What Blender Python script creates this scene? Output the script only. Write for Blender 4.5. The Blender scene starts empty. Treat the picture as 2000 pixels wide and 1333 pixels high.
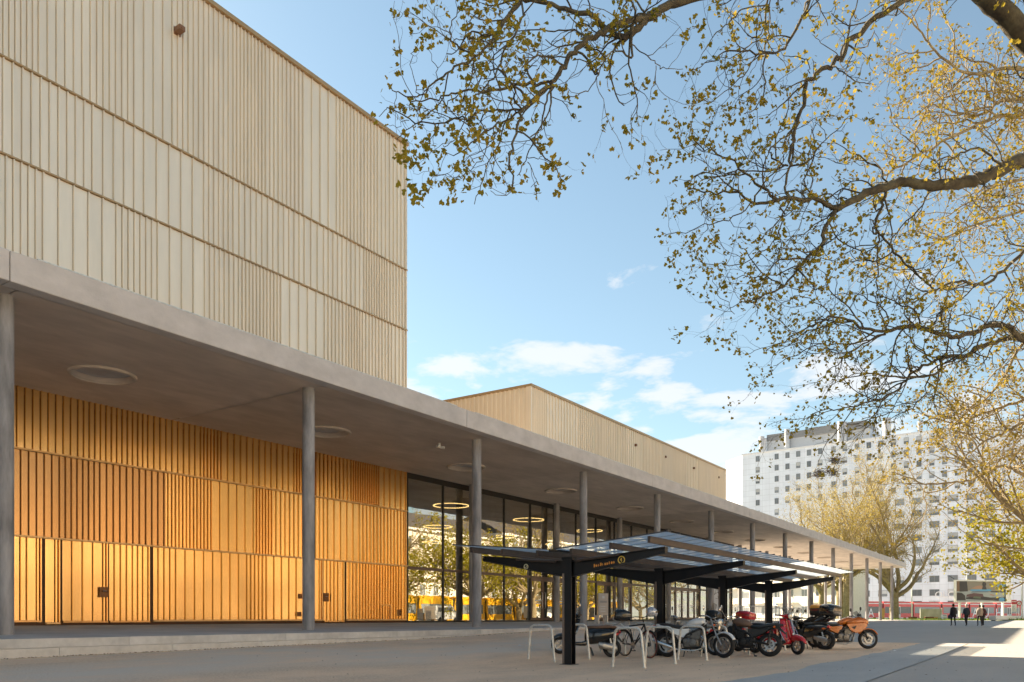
import bpy, math, random
import numpy as np
from mathutils import Vector, Matrix, noise as mnoise
random.seed(7)
R = math.radians
PI = math.pi
scene = bpy.context.scene
COL = scene.collection

# ------------------------------------------------------------------ camera
F = 1583.0                       # focal length in photo pixels (2000 wide)
XV, HZ, EYE = 2072.0, 1206.0, 1.04
YAW = math.atan((XV - 1000) / F)
CS, SN = math.cos(YAW), math.sin(YAW)
cam = bpy.data.cameras.new('camera')
camo = bpy.data.objects.new('camera', cam)
COL.objects.link(camo)
cam.sensor_width = 36
cam.lens = F / 2000 * 36
cam.shift_y = (HZ - 666.5) / 2000
cam.clip_start, cam.clip_end = 0.05, 5000
camo.location = (0, 0, EYE)
camo.rotation_euler = (R(90), 0, YAW)
scene.camera = camo

# ------------------------------------------------------------------ light
SUN_DIR = Vector((-1.0, 0.085, 0.62)).normalized()      # towards the sun
SUN_EL = math.asin(SUN_DIR.z)
SUN_AZ = math.atan2(SUN_DIR.x, SUN_DIR.y)              # clockwise from +Y
sun = bpy.data.lights.new('sun', 'SUN')
sun.energy = 5.0
sun.angle = R(0.6)
sun.color = (1.0, 0.84, 0.62)
suno = bpy.data.objects.new('sun', sun)
COL.objects.link(suno)
suno.rotation_euler = (-SUN_DIR).to_track_quat('-Z', 'Y').to_euler()

world = bpy.data.worlds.new('World')
scene.world = world
world.use_nodes = True
wn, wl = world.node_tree.nodes, world.node_tree.links
wn.clear()
wo = wn.new('ShaderNodeOutputWorld')
bg = wn.new('ShaderNodeBackground')
bg.inputs['Strength'].default_value = 0.066
sky = wn.new('ShaderNodeTexSky')
sky.sky_type = 'NISHITA'
sky.sun_disc = False
sky.sun_elevation = SUN_EL
sky.sun_rotation = SUN_AZ
sky.altitude = 300
sky.air_density = 1.0
sky.dust_density = 0.6
sky.ozone_density = 1.6
# clouds: flat layer seen in perspective, thin and only well above the horizon line patches
tc = wn.new('ShaderNodeTexCoord')
sep = wn.new('ShaderNodeSeparateXYZ')
wl.new(tc.outputs['Generated'], sep.inputs[0])
addz = wn.new('ShaderNodeMath'); addz.operation = 'ADD'; addz.inputs[1].default_value = 0.10
wl.new(sep.outputs['Z'], addz.inputs[0])
mx = wn.new('ShaderNodeMath'); mx.operation = 'MAXIMUM'; mx.inputs[1].default_value = 0.05
wl.new(addz.outputs[0], mx.inputs[0])
dvx = wn.new('ShaderNodeMath'); dvx.operation = 'DIVIDE'
dvy = wn.new('ShaderNodeMath'); dvy.operation = 'DIVIDE'
wl.new(sep.outputs['X'], dvx.inputs[0]); wl.new(mx.outputs[0], dvx.inputs[1])
wl.new(sep.outputs['Y'], dvy.inputs[0]); wl.new(mx.outputs[0], dvy.inputs[1])
cmb = wn.new('ShaderNodeCombineXYZ')
wl.new(dvx.outputs[0], cmb.inputs[0]); wl.new(dvy.outputs[0], cmb.inputs[1])
cn = wn.new('ShaderNodeTexNoise')
cn.inputs['Scale'].default_value = 3.2
cn.inputs['Detail'].default_value = 9
cn.inputs['Roughness'].default_value = 0.57
cn.inputs['Distortion'].default_value = 0.25
mpc = wn.new('ShaderNodeMapping'); mpc.inputs['Location'].default_value = (17.2, 2.9, 0)
wl.new(cmb.outputs[0], mpc.inputs[0]); wl.new(mpc.outputs[0], cn.inputs['Vector'])
el = wn.new('ShaderNodeMapRange')            # cloud cover grows towards the horizon all round
el.inputs['From Min'].default_value = 0.16; el.inputs['From Max'].default_value = 0.42
el.inputs['To Min'].default_value = 0.165; el.inputs['To Max'].default_value = -0.12
wl.new(sep.outputs['Z'], el.inputs['Value'])
ad = wn.new('ShaderNodeMath'); ad.operation = 'ADD'
wl.new(cn.outputs['Fac'], ad.inputs[0]); wl.new(el.outputs[0], ad.inputs[1])
cr = wn.new('ShaderNodeMapRange')
cr.interpolation_type = 'SMOOTHSTEP'
cr.inputs['From Min'].default_value = 0.50; cr.inputs['From Max'].default_value = 0.66
cr.inputs['To Min'].default_value = 0.0; cr.inputs['To Max'].default_value = 0.74
wl.new(ad.outputs[0], cr.inputs['Value'])
thin = wn.new('ShaderNodeMapRange')          # faint veil
thin.inputs['From Min'].default_value = 0.0; thin.inputs['From Max'].default_value = 0.9
thin.inputs['To Min'].default_value = 0.22; thin.inputs['To Max'].default_value = 0.0
wl.new(sep.outputs['Z'], thin.inputs['Value'])
mxc = wn.new('ShaderNodeMath'); mxc.operation = 'MAXIMUM'
wl.new(cr.outputs[0], mxc.inputs[0]); wl.new(thin.outputs[0], mxc.inputs[1])
mixc = wn.new('ShaderNodeMix'); mixc.data_type = 'RGBA'
wl.new(mxc.outputs[0], mixc.inputs['Factor'])
tint = wn.new('ShaderNodeMix'); tint.data_type = 'RGBA'; tint.blend_type = 'MULTIPLY'; tint.inputs['Factor'].default_value = 1
tint.inputs[7].default_value = (.87, .98, .85, 1)
wl.new(sky.outputs[0], tint.inputs[6])
wl.new(tint.outputs[2], mixc.inputs[6])
mixc.inputs[7].default_value = (4.9, 4.8, 4.75, 1)
wl.new(mixc.outputs[2], bg.inputs['Color'])
wl.new(bg.outputs[0], wo.inputs[0])

vs = scene.view_settings
vs.view_transform = 'Standard'
vs.look = 'None'
vs.gamma = 1
vs.exposure = 1.75
vs.use_curve_mapping = False
scene.cycles.max_bounces = 8
scene.cycles.transparent_max_bounces = 16

# ------------------------------------------------------------------ helpers
def P(px, py, d):
    """world point seen at photo pixel (px,py), at depth d metres along the view axis"""
    lat = (px - 1000) / F * d
    return Vector((CS * lat - SN * d, SN * lat + CS * d, EYE + (HZ - py) / F * d))

def Yon(px, X):
    r = (px - 1000) / F
    return X * (CS + r * SN) / (r * CS - SN)

def depth(X, Y):
    return -SN * X + CS * Y

def ss(a, b, x):
    t = min(1, max(0, (x - a) / (b - a)))
    return t * t * (3 - 2 * t)

XK = -14.9       # kerb
ZP = 0.66        # platform front edge
ZB = 0.82        # platform at the wall
def zk(Y):
    return float(np.interp(Y, [-60, 6.4, 17, 25, 36, 200], [0.25, 0.35, 0.45, 0.60, 0.655, 0.655]))
def zv(Y):
    return float(np.interp(Y, [24, 30, 71, 112], [0, .03, .37, .64]))
def gz(X, Y):
    a = zv(Y)
    if X > -9.4:
        return a + 0.0
    t = min(1, (-9.4 - X) / (-9.4 - XK))
    return a + (zk(Y) - a) * t

class MB:
    def __init__(s):
        s.v, s.f, s.m, s.T = [], [], [], None
    def add(s, vs_, fs, mi=0):
        o = len(s.v)
        if s.T is not None:
            vs_ = [s.T @ Vector(p) for p in vs_]
        s.v += [tuple(p) for p in vs_]
        s.f += [tuple(o + i for i in f) for f in fs]
        s.m += [mi] * len(fs)
        return s
    def box(s, x0, x1, y0, y1, z0, z1, mi=0):
        v = [(x0, y0, z0), (x1, y0, z0), (x1, y1, z0), (x0, y1, z0), (x0, y0, z1), (x1, y0, z1), (x1, y1, z1), (x0, y1, z1)]
        return s.add(v, [(0, 3, 2, 1), (4, 5, 6, 7), (0, 1, 5, 4), (1, 2, 6, 5), (2, 3, 7, 6), (3, 0, 4, 7)], mi)
    def cbox(s, c, sz, mi=0):
        return s.box(c[0] - sz[0] / 2, c[0] + sz[0] / 2, c[1] - sz[1] / 2, c[1] + sz[1] / 2, c[2] - sz[2] / 2, c[2] + sz[2] / 2, mi)
    def quad(s, a, b, c, d, mi=0):
        return s.add([a, b, c, d], [(0, 1, 2, 3)], mi)
    def tube(s, pts, r, n=8, mi=0, caps=True):
        pts = [Vector(p) for p in pts]
        if not hasattr(r, '__len__'):
            r = [r] * len(pts)
        rings = []
        up = Vector((0, 0, 1))
        prev = None
        for i, p in enumerate(pts):
            d = (pts[min(i + 1, len(pts) - 1)] - pts[max(i - 1, 0)])
            if d.length < 1e-9:
                d = Vector((0, 0, 1))
            d.normalize()
            if prev is None:
                a = up if abs(d.z) < 0.9 else Vector((1, 0, 0))
                u = d.cross(a).normalized()
            else:
                u = (prev - d * prev.dot(d))
                u = u.normalized() if u.length > 1e-6 else d.orthogonal().normalized()
            prev = u
            w = d.cross(u)
            rings.append([p + (u * math.cos(2 * PI * k / n) + w * math.sin(2 * PI * k / n)) * r[i] for k in range(n)])
        vs_ = [q for ring in rings for q in ring]
        fs = []
        for i in range(len(rings) - 1):
            for k in range(n):
                fs.append((i * n + k, i * n + (k + 1) % n, (i + 1) * n + (k + 1) % n, (i + 1) * n + k))
        if caps:
            fs.append(tuple(range(n))[::-1])
            fs.append(tuple((len(rings) - 1) * n + k for k in range(n)))
        return s.add(vs_, fs, mi)
    def cyl(s, a, b, r, n=16, mi=0):
        return s.tube([a, b], r, n, mi)
    def lathe(s, prof, c=(0, 0, 0), axis='z', n=24, mi=0, closed=False):
        vs_, fs = [], []
        for k in range(n):
            t = 2 * PI * k / n
            for r, h in prof:
                x, y = r * math.cos(t), r * math.sin(t)
                p = {'z': (x, y, h), 'y': (x, h, y), 'x': (h, x, y)}[axis]
                vs_.append((c[0] + p[0], c[1] + p[1], c[2] + p[2]))
        m = len(prof)
        for k in range(n):
            for j in range(m if closed else m - 1):
                a = k * m + j; b = k * m + (j + 1) % m
                c2 = ((k + 1) % n) * m + (j + 1) % m; d = ((k + 1) % n) * m + j
                fs.append((a, b, c2, d))
        return s.add(vs_, fs, mi)
    def loft(s, secs, n=14, axis='x', mi=0, e=2.6):
        """secs: (pos_along_axis, centre_a, centre_b, half_a, half_b); axis x: a=y b=z ; axis z: a=x b=y"""
        vs_, fs = [], []
        for q in secs:
            for k in range(n):
                t = 2 * PI * (k + .5) / n
                ct, st = math.cos(t), math.sin(t)
                a = q[1] + q[3] * math.copysign(abs(ct) ** (2 / e), ct)
                b = q[2] + q[4] * math.copysign(abs(st) ** (2 / e), st)
                vs_.append((q[0], a, b) if axis == 'x' else (a, b, q[0]))
        for i in range(len(secs) - 1):
            for k in range(n):
                fs.append((i * n + k, i * n + (k + 1) % n, (i + 1) * n + (k + 1) % n, (i + 1) * n + k))
        fs.append(tuple(range(n))[::-1]); fs.append(tuple((len(secs) - 1) * n + k for k in range(n)))
        return s.add(vs_, fs, mi)
    def prism(s, poly, axis, a, b, mi=0):
        n = len(poly)
        def pt(p, h):
            return {'x': (h, p[0], p[1]), 'y': (p[0], h, p[1]), 'z': (p[0], p[1], h)}[axis]
        vs_ = [pt(p, a) for p in poly] + [pt(p, b) for p in poly]
        fs = [tuple(range(n))[::-1], tuple(range(n, 2 * n))] + [(i, (i + 1) % n, n + (i + 1) % n, n + i) for i in range(n)]
        return s.add(vs_, fs, mi)
    def mesh(s, name, mats, smooth=False, angle=None):
        me = bpy.data.meshes.new(name)
        me.from_pydata(s.v, [], s.f)
        for m in (mats if isinstance(mats, (list, tuple)) else [mats]):
            me.materials.append(m)
        me.polygons.foreach_set('material_index', s.m)
        if smooth:
            me.polygons.foreach_set('use_smooth', [True] * len(s.f))
            me.update()
            me.set_sharp_from_angle(angle=R(angle or 38))
        me.update()
        return me
    def build(s, name, mats, parent=None, smooth=False, loc=None, angle=None, bevel=0):
        o = bpy.data.objects.new(name, s.mesh(name, mats, smooth, angle))
        COL.objects.link(o)
        if parent is not None:
            o.parent = parent
        if loc is not None:
            o.location = loc
        if bevel:
            b = o.modifiers.new('bevel', 'BEVEL'); b.width = bevel; b.segments = 2; b.limit_method = 'ANGLE'
        return o

def inst(me, name, parent=None, loc=(0, 0, 0), rz=0.0):
    o = bpy.data.objects.new(name, me)
    COL.objects.link(o)
    o.parent = parent
    o.location = loc
    o.rotation_euler = (0, 0, rz)
    return o

def tag(o, label, cat, group=None):
    o['label'] = label; o['category'] = cat
    if group: o['group'] = group
    return o
def thing(name, label, cat, loc=(0, 0, 0), rz=0, group=None):
    o = bpy.data.objects.new(name, None)
    o.empty_display_size = .2
    COL.objects.link(o)
    o.location = loc; o.rotation_euler = (0, 0, rz)
    return tag(o, label, cat, group)
def structure(o):
    o['kind'] = 'structure'; return o
def stuff(o):
    o['kind'] = 'stuff'; return o
def copy_tree(o, parent=None):
    c = o.copy(); COL.objects.link(c); c.parent = parent
    for ch in o.children:
        copy_tree(ch, c)
    return c

# ------------------------------------------------------------------ materials
def mat(name, col, rough=.6, metal=0., var=0., vscale=3., bump=0., bscale=40., rnd=0., spec=.5, col2=None, stretch=None, detail=5, coat=0, world=False):
    m = bpy.data.materials.new(name); m.use_nodes = True
    nt = m.node_tree; N, L = nt.nodes, nt.links
    b = N['Principled BSDF']
    b.inputs['Roughness'].default_value = rough
    b.inputs['Metallic'].default_value = metal
    b.inputs['Specular IOR Level'].default_value = spec
    b.inputs['Coat Weight'].default_value = coat
    b.inputs['Coat Roughness'].default_value = .06
    b.inputs['Base Color'].default_value = (*col, 1)
    out = None
    tcn = N.new('ShaderNodeTexCoord')
    mp = N.new('ShaderNodeMapping')
    if world:
        gp = N.new('ShaderNodeNewGeometry'); L.new(gp.outputs['Position'], mp.inputs[0])
    else:
        L.new(tcn.outputs['Object'], mp.inputs[0])
    if stretch: mp.inputs['Scale'].default_value = stretch
    if var or col2:
        nz = N.new('ShaderNodeTexNoise'); nz.inputs['Scale'].default_value = vscale; nz.inputs['Detail'].default_value = detail
        nz.inputs['Roughness'].default_value = .62
        L.new(mp.outputs[0], nz.inputs['Vector'])
        mxn = N.new('ShaderNodeMix'); mxn.data_type = 'RGBA'
        rr = N.new('ShaderNodeMapRange'); rr.inputs['From Min'].default_value = .32; rr.inputs['From Max'].default_value = .68
        L.new(nz.outputs['Fac'], rr.inputs['Value']); L.new(rr.outputs[0], mxn.inputs['Factor'])
        c2 = col2 or tuple(c * (1 - var) for c in col)
        c1 = col if col2 else tuple(min(1, c * (1 + var * .6)) for c in col)
        mxn.inputs[6].default_value = (*c1, 1); mxn.inputs[7].default_value = (*c2, 1)
        out = mxn.outputs[2]
    if rnd:
        oi = N.new('ShaderNodeObjectInfo')
        hs = N.new('ShaderNodeHueSaturation')
        mr = N.new('ShaderNodeMapRange'); mr.inputs['To Min'].default_value = 1 - rnd; mr.inputs['To Max'].default_value = 1 + rnd
        L.new(oi.outputs['Random'], mr.inputs['Value']); L.new(mr.outputs[0], hs.inputs['Value'])
        if out: L.new(out, hs.inputs['Color'])
        else: hs.inputs['Color'].default_value = (*col, 1)
        out = hs.outputs[0]
    if out: L.new(out, b.inputs['Base Color'])
    if bump:
        n2 = N.new('ShaderNodeTexNoise'); n2.inputs['Scale'].default_value = bscale; n2.inputs['Detail'].default_value = 4
        L.new(mp.outputs[0], n2.inputs['Vector'])
        bp = N.new('ShaderNodeBump'); bp.inputs['Strength'].default_value = bump; bp.inputs['Distance'].default_value = .02
        L.new(n2.outputs['Fac'], bp.inputs['Height']); L.new(bp.outputs[0], b.inputs['Normal'])
    return m

def emis(name, col, s):
    m = bpy.data.materials.new(name); m.use_nodes = True
    b = m.node_tree.nodes['Principled BSDF']
    b.inputs['Base Color'].default_value = (*col, 1)
    b.inputs['Emission Color'].default_value = (*col, 1); b.inputs['Emission Strength'].default_value = s
    return m

M = {}
M['clad'] = mat('champagne_metal', (.85, .735, .575), .36, .4, var=.06, vscale=2.2, rnd=.035, bump=.06, bscale=2.2, stretch=(1, 1, .16), world=True)
M['brass'] = mat('golden_metal', (.87, .575, .25), .21, .92, var=.06, vscale=1.6, rnd=.05, bump=.04, bscale=2.4, stretch=(1, 1, .3), world=True)
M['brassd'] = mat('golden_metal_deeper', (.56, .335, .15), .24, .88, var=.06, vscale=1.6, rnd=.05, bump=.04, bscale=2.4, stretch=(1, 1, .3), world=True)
M['trim'] = mat('golden_trim', (.70, .44, .20), .42, .6, var=.1)
M['trimu'] = mat('champagne_trim_painted_shade', (.44, .30, .155), .45, .5, var=.1)  # darkened: the shadow line under the ledges is painted into this colour
M['reveal'] = mat('dark_bronze_reveal', (.10, .045, .02), .6, .2)
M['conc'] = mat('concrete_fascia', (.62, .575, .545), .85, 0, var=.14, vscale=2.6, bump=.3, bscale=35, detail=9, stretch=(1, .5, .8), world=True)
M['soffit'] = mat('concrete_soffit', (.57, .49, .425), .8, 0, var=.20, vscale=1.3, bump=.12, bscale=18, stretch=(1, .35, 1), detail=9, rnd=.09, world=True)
M['ring'] = mat('concrete_ring', (.52, .45, .39), .8, 0, var=.15, bump=.1)
M['column'] = mat('concrete_column', (.31, .30, .305), .62, 0, var=.5, vscale=3.5, bump=.3, bscale=30, stretch=(1, 1, .22), detail=8, rnd=.08, world=True)
M['plat'] = mat('platform_concrete', (.50, .47, .44), .85, 0, var=.22, vscale=.7, bump=.2, bscale=40, detail=8)
M['kerb'] = mat('kerb_concrete', (.60, .575, .54), .85, 0, var=.22, vscale=2.5, bump=.3, bscale=45, rnd=.06, detail=8)
M['black'] = mat('black_steel', (.012, .012, .014), .42, .3, var=.2)
M['glassframe'] = mat('dark_frame', (.03, .026, .024), .4, .4)
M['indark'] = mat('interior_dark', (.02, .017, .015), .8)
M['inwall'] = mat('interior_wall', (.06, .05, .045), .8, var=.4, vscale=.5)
M['steel'] = mat('galvanised_steel', (.66, .66, .63), .45, .35, var=.22, vscale=14)
M['ringlamp'] = emis('ring_light', (1.0, .70, .28), 1.7)
M['white'] = mat('white_paint', (.78, .78, .77), .5, var=.05)
M['groove'] = mat('groove_painted_shade', (.20, .10, .045), .6, .3)  # shadow line beside each golden rib, put into the groove colour
M['grooveu'] = mat('upper_groove_painted_shade', (.36, .26, .16), .6, .2)  # same rib shadow painted paler for the upper rows
M['rubber'] = mat('rubber', (.014, .014, .015), .75, bump=.2, bscale=90)
M['chrome'] = mat('chrome', (.75, .75, .74), .14, 1.0)
M['alu'] = mat('dull_aluminium', (.42, .42, .42), .38, .9, var=.2, vscale=20)
M['blackpl'] = mat('black_plastic', (.012, .012, .013), .5, bump=.1, bscale=120)
M['blackgl'] = mat('black_gloss_paint', (.008, .009, .011), .18, coat=.6)
M['seat'] = mat('seat_vinyl', (.02, .022, .026), .5, bump=.15, bscale=60)
M['brownseat'] = mat('brown_leather', (.14, .085, .06), .5, var=.2, vscale=9, bump=.2, bscale=70)
M['silver'] = mat('silver_paint', (.70, .72, .74), .28, .1, var=.05, coat=.5)
M['red'] = mat('red_paint', (.50, .012, .02), .22, 0, var=.05, coat=.7)
M['darkred'] = mat('dark_red_frame', (.16, .012, .015), .35)
M['orange'] = mat('orange_paint', (.52, .13, .003), .24, .05, var=.05, coat=.6)
M['ochre'] = mat('ochre_plastic', (.55, .26, .05), .4)
M['amber'] = mat('amber_lens', (.75, .16, .02), .2, coat=.5)
M['redlens'] = mat('red_lens', (.5, .01, .01), .15, coat=.5)
M['lens'] = mat('headlamp_lens', (.72, .68, .58), .12, .25, var=.2, vscale=25, coat=.6)
M['dkalu'] = mat('engine_grey', (.17, .165, .16), .4, .7, var=.3, vscale=15)
M['disc'] = mat('brake_disc_steel', (.35, .34, .34), .35, .9)
M['bluehelmet'] = mat('helmet_blue_silver', (.22, .28, .42), .25, .3, col2=(.7, .7, .72), vscale=6, coat=.5)

def glass_mat(name, refl=.45, tint=(.5, .48, .42), rough=.0):
    m = bpy.data.materials.new(name); m.use_nodes = True
    N, L = m.node_tree.nodes, m.node_tree.links
    N.clear()
    o = N.new('ShaderNodeOutputMaterial'); mixn = N.new('ShaderNodeMixShader')
    g = N.new('ShaderNodeBsdfGlossy'); g.inputs['Roughness'].default_value = rough; g.inputs['Color'].default_value = (.95, .92, .86, 1)
    t = N.new('ShaderNodeBsdfTransparent'); t.inputs['Color'].default_value = (*tint, 1)
    lw = N.new('ShaderNodeLayerWeight')
    pw = N.new('ShaderNodeMath'); pw.operation = 'POWER'; pw.inputs[1].default_value = 5
    L.new(lw.outputs['Facing'], pw.inputs[0])
    mr = N.new('ShaderNodeMapRange'); mr.inputs['To Min'].default_value = refl; mr.inputs['To Max'].default_value = 1
    L.new(pw.outputs[0], mr.inputs['Value'])
    # slight waviness of real panes
    nz = N.new('ShaderNodeTexNoise'); nz.inputs['Scale'].default_value = .7; tcn = N.new('ShaderNodeTexCoord')
    L.new(tcn.outputs['Object'], nz.inputs['Vector'])
    bp = N.new('ShaderNodeBump'); bp.inputs['Strength'].default_value = .035; bp.inputs['Distance'].default_value = .05
    L.new(nz.outputs['Fac'], bp.inputs['Height']); L.new(bp.outputs[0], g.inputs['Normal'])
    L.new(mr.outputs[0], mixn.inputs[0]); L.new(t.outputs[0], mixn.inputs[1]); L.new(g.outputs[0], mixn.inputs[2])
    L.new(mixn.outputs[0], o.inputs[0])
    return m
M['glass'] = glass_mat('coated_glass', .42, tint=(.8, .78, .72))
M['winglass'] = mat('window_glass', (.17, .19, .20), .15, .0, spec=.9, rnd=.5)
M['roofglass'] = mat('milky_roof_glass', (.52, .60, .66), .25, var=.08, vscale=2)
def milky():
    m = M['roofglass']; N, L = m.node_tree.nodes, m.node_tree.links; N.clear()
    o = N.new('ShaderNodeOutputMaterial'); a = N.new('ShaderNodeMixShader'); c = N.new('ShaderNodeMixShader')
    tl = N.new('ShaderNodeBsdfTranslucent'); tl.inputs[0].default_value = (.80, .88, .95, 1)
    tp = N.new('ShaderNodeBsdfTransparent'); tp.inputs[0].default_value = (.85, .92, .95, 1)
    gl = N.new('ShaderNodeBsdfGlossy'); gl.inputs['Roughness'].default_value = .15
    a.inputs[0].default_value = .45; L.new(tl.outputs[0], a.inputs[1]); L.new(tp.outputs[0], a.inputs[2])
    c.inputs[0].default_value = .08; L.new(a.outputs[0], c.inputs[1]); L.new(gl.outputs[0], c.inputs[2]); L.new(c.outputs[0], o.inputs[0])
milky()
def clear_plastic():
    m = mat('smoked_windscreen', (.10, .10, .09), .08); m.node_tree.nodes['Principled BSDF'].inputs['Alpha'].default_value = .55; return m
M['screen'] = clear_plastic()
# ------------------------------------------------------------------ ground
def sheet(name, xs, ys, dz, m, hole=None):
    b = MB()
    nx, ny = len(xs), len(ys)
    vs_ = [(x, y, gz(x, y) + dz) for y in ys for x in xs]
    fs = []
    for j in range(ny - 1):
        for i in range(nx - 1):
            if hole and hole(.5 * (xs[i] + xs[i + 1]), .5 * (ys[j] + ys[j + 1])): continue
            fs.append((j * nx + i, j * nx + i + 1, (j + 1) * nx + i + 1, (j + 1) * nx + i))
    b.add(vs_, fs)
    return structure(b.build(name, m, smooth=True, angle=60))

def ground_mat(name, c1, c2, c3, big=.25, fine=90, bump=.5, rough=.9, tracks=None, speck=None):
    m = bpy.data.materials.new(name); m.use_nodes = True
    N, L = m.node_tree.nodes, m.node_tree.links
    b = N['Principled BSDF']; b.inputs['Roughness'].default_value = rough; b.inputs['Specular IOR Level'].default_value = .25
    tcn = N.new('ShaderNodeTexCoord')
    n1 = N.new('ShaderNodeTexNoise'); n1.inputs['Scale'].default_value = big; n1.inputs['Detail'].default_value = 7; n1.inputs['Roughness'].default_value = .65
    mp = N.new('ShaderNodeMapping'); mp.inputs['Scale'].default_value = (1.6, .55, 1)
    L.new(tcn.outputs['Object'], mp.inputs[0]); L.new(mp.outputs[0], n1.inputs['Vector'])
    n2 = N.new('ShaderNodeTexNoise'); n2.inputs['Scale'].default_value = fine; n2.inputs['Detail'].default_value = 3
    L.new(tcn.outputs['Object'], n2.inputs['Vector'])
    r1 = N.new('ShaderNodeMapRange'); r1.inputs['From Min'].default_value = .40; r1.inputs['From Max'].default_value = .60
    L.new(n1.outputs['Fac'], r1.inputs['Value'])
    r2 = N.new('ShaderNodeMapRange'); r2.inputs['From Min'].default_value = .3; r2.inputs['From Max'].default_value = .7
    L.new(n2.outputs['Fac'], r2.inputs['Value'])
    a = N.new('ShaderNodeMix'); a.data_type = 'RGBA'; a.inputs[6].default_value = (*c1, 1); a.inputs[7].default_value = (*c2, 1)
    L.new(r1.outputs[0], a.inputs['Factor'])
    c = N.new('ShaderNodeMix'); c.data_type = 'RGBA'; c.blend_type = 'MIX'; c.inputs[7].default_value = (*c3, 1)
    h = N.new('ShaderNodeMath'); h.operation = 'MULTIPLY'; h.inputs[1].default_value = .75
    L.new(r2.outputs[0], h.inputs[0]); L.new(h.outputs[0], c.inputs['Factor']); L.new(a.outputs[2], c.inputs[6])
    out = c.outputs[2]
    if tracks:      # worn wheel tracks running along the street: where tyres have pressed pale dust into the gravel
        x0, w, colr = tracks
        sp = N.new('ShaderNodeSeparateXYZ'); L.new(tcn.outputs['Object'], sp.inputs[0])
        n3 = N.new('ShaderNodeTexNoise'); n3.inputs['Scale'].default_value = .16; n3.inputs['Detail'].default_value = 4
        L.new(tcn.outputs['Object'], n3.inputs['Vector'])
        k = N.new('ShaderNodeMath'); k.operation = 'MULTIPLY_ADD'; k.inputs[1].default_value = 5.0; k.inputs[2].default_value = -x0 - 2.5
        L.new(n3.outputs['Fac'], k.inputs[0])
        s_ = N.new('ShaderNodeMath'); s_.operation = 'ADD'; L.new(sp.outputs['X'], s_.inputs[0]); L.new(k.outputs[0], s_.inputs[1])
        ab = N.new('ShaderNodeMath'); ab.operation = 'ABSOLUTE'; L.new(s_.outputs[0], ab.inputs[0])
        r3 = N.new('ShaderNodeMapRange'); r3.interpolation_type = 'SMOOTHSTEP'
        r3.inputs['From Min'].default_value = w * .25; r3.inputs['From Max'].default_value = w; r3.inputs['To Min'].default_value = .85; r3.inputs['To Max'].default_value = 0
        L.new(ab.outputs[0], r3.inputs['Value'])
        md = N.new('ShaderNodeMath'); md.operation = 'MULTIPLY'
        r4 = N.new('ShaderNodeMapRange'); r4.inputs['From Min'].default_value = .3; r4.inputs['From Max'].default_value = .6; L.new(n1.outputs['Fac'], r4.inputs['Value'])
        L.new(r3.outputs[0], md.inputs[0]); L.new(r4.outputs[0], md.inputs[1])
        d = N.new('ShaderNodeMix'); d.data_type = 'RGBA'; d.inputs[7].default_value = (*colr, 1)
        L.new(md.outputs[0], d.inputs['Factor']); L.new(out, d.inputs[6]); out = d.outputs[2]
    if speck:       # dark specks: bits of leaf and grit
        vz = N.new('ShaderNodeTexVoronoi'); vz.inputs['Scale'].default_value = speck
        L.new(tcn.outputs['Object'], vz.inputs['Vector'])
        r5 = N.new('ShaderNodeMapRange'); r5.inputs['From Min'].default_value = .05; r5.inputs['From Max'].default_value = .12; r5.inputs['To Min'].default_value = .6; r5.inputs['To Max'].default_value = 0
        L.new(vz.outputs['Distance'], r5.inputs['Value'])
        d = N.new('ShaderNodeMix'); d.data_type = 'RGBA'; d.inputs[7].default_value = (.05, .035, .025, 1)
        L.new(r5.outputs[0], d.inputs['Factor']); L.new(out, d.inputs[6]); out = d.outputs[2]
    L.new(out, b.inputs['Base Color'])
    bp = N.new('ShaderNodeBump'); bp.inputs['Strength'].default_value = bump; bp.inputs['Distance'].default_value = .012
    L.new(n2.outputs['Fac'], bp.inputs['Height']); L.new(bp.outputs[0], b.inputs['Normal'])
    return m

M['gravel'] = ground_mat('gravel', (.80, .55, .36), (.60, .41, .27), (.88, .68, .50), big=.7, fine=26, bump=1.0, tracks=(-12.4, 1.7, (.72, .61, .50)))
M['asphalt'] = ground_mat('asphalt', (.37, .358, .338), (.47, .45, .42), (.53, .505, .475), big=.45, fine=34, bump=.4)
M['paving'] = ground_mat('pale_lane', (.47, .42, .37), (.41, .365, .325), (.53, .475, .42), big=.35, fine=30, bump=.35)
M['plaza'] = ground_mat('plaza_asphalt', (.33, .32, .305), (.41, .395, .372), (.46, .44, .415), big=.12, fine=60, bump=.3)
M['earth'] = ground_mat('far_ground', (.36, .33, .29), (.42, .38, .33), (.46, .42, .37), big=.05, fine=5, bump=.1)
M['grass'] = ground_mat('lawn', (.10, .17, .02), (.16, .22, .03), (.22, .27, .05), big=.4, fine=30, bump=.8)

ysn = [-40, -30, -20, -12, -6] + [float(v) for v in np.arange(-3, 60, 1.5)]
yfar = [60, 66, 74, 84, 96, 110, 120]
xs_all = [-2500, -400, -120, -60, -26.0, -14.95]
# wide base sheet, everything else lies on it
xs = [-2500, -600, -200, -90, -60, -40, XK, -13.5, -12, -10.5, -9.4, -7, -4.3, -2.4, 0, 4, 10, 20, 40, 90, 300, 900, 2500]
ys = [-2500, -700, -200, -80, -60] + ysn + yfar + [140, 170, 230, 400, 900, 2500]
sheet('ground', xs, ys, -.03, M['earth'])

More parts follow.
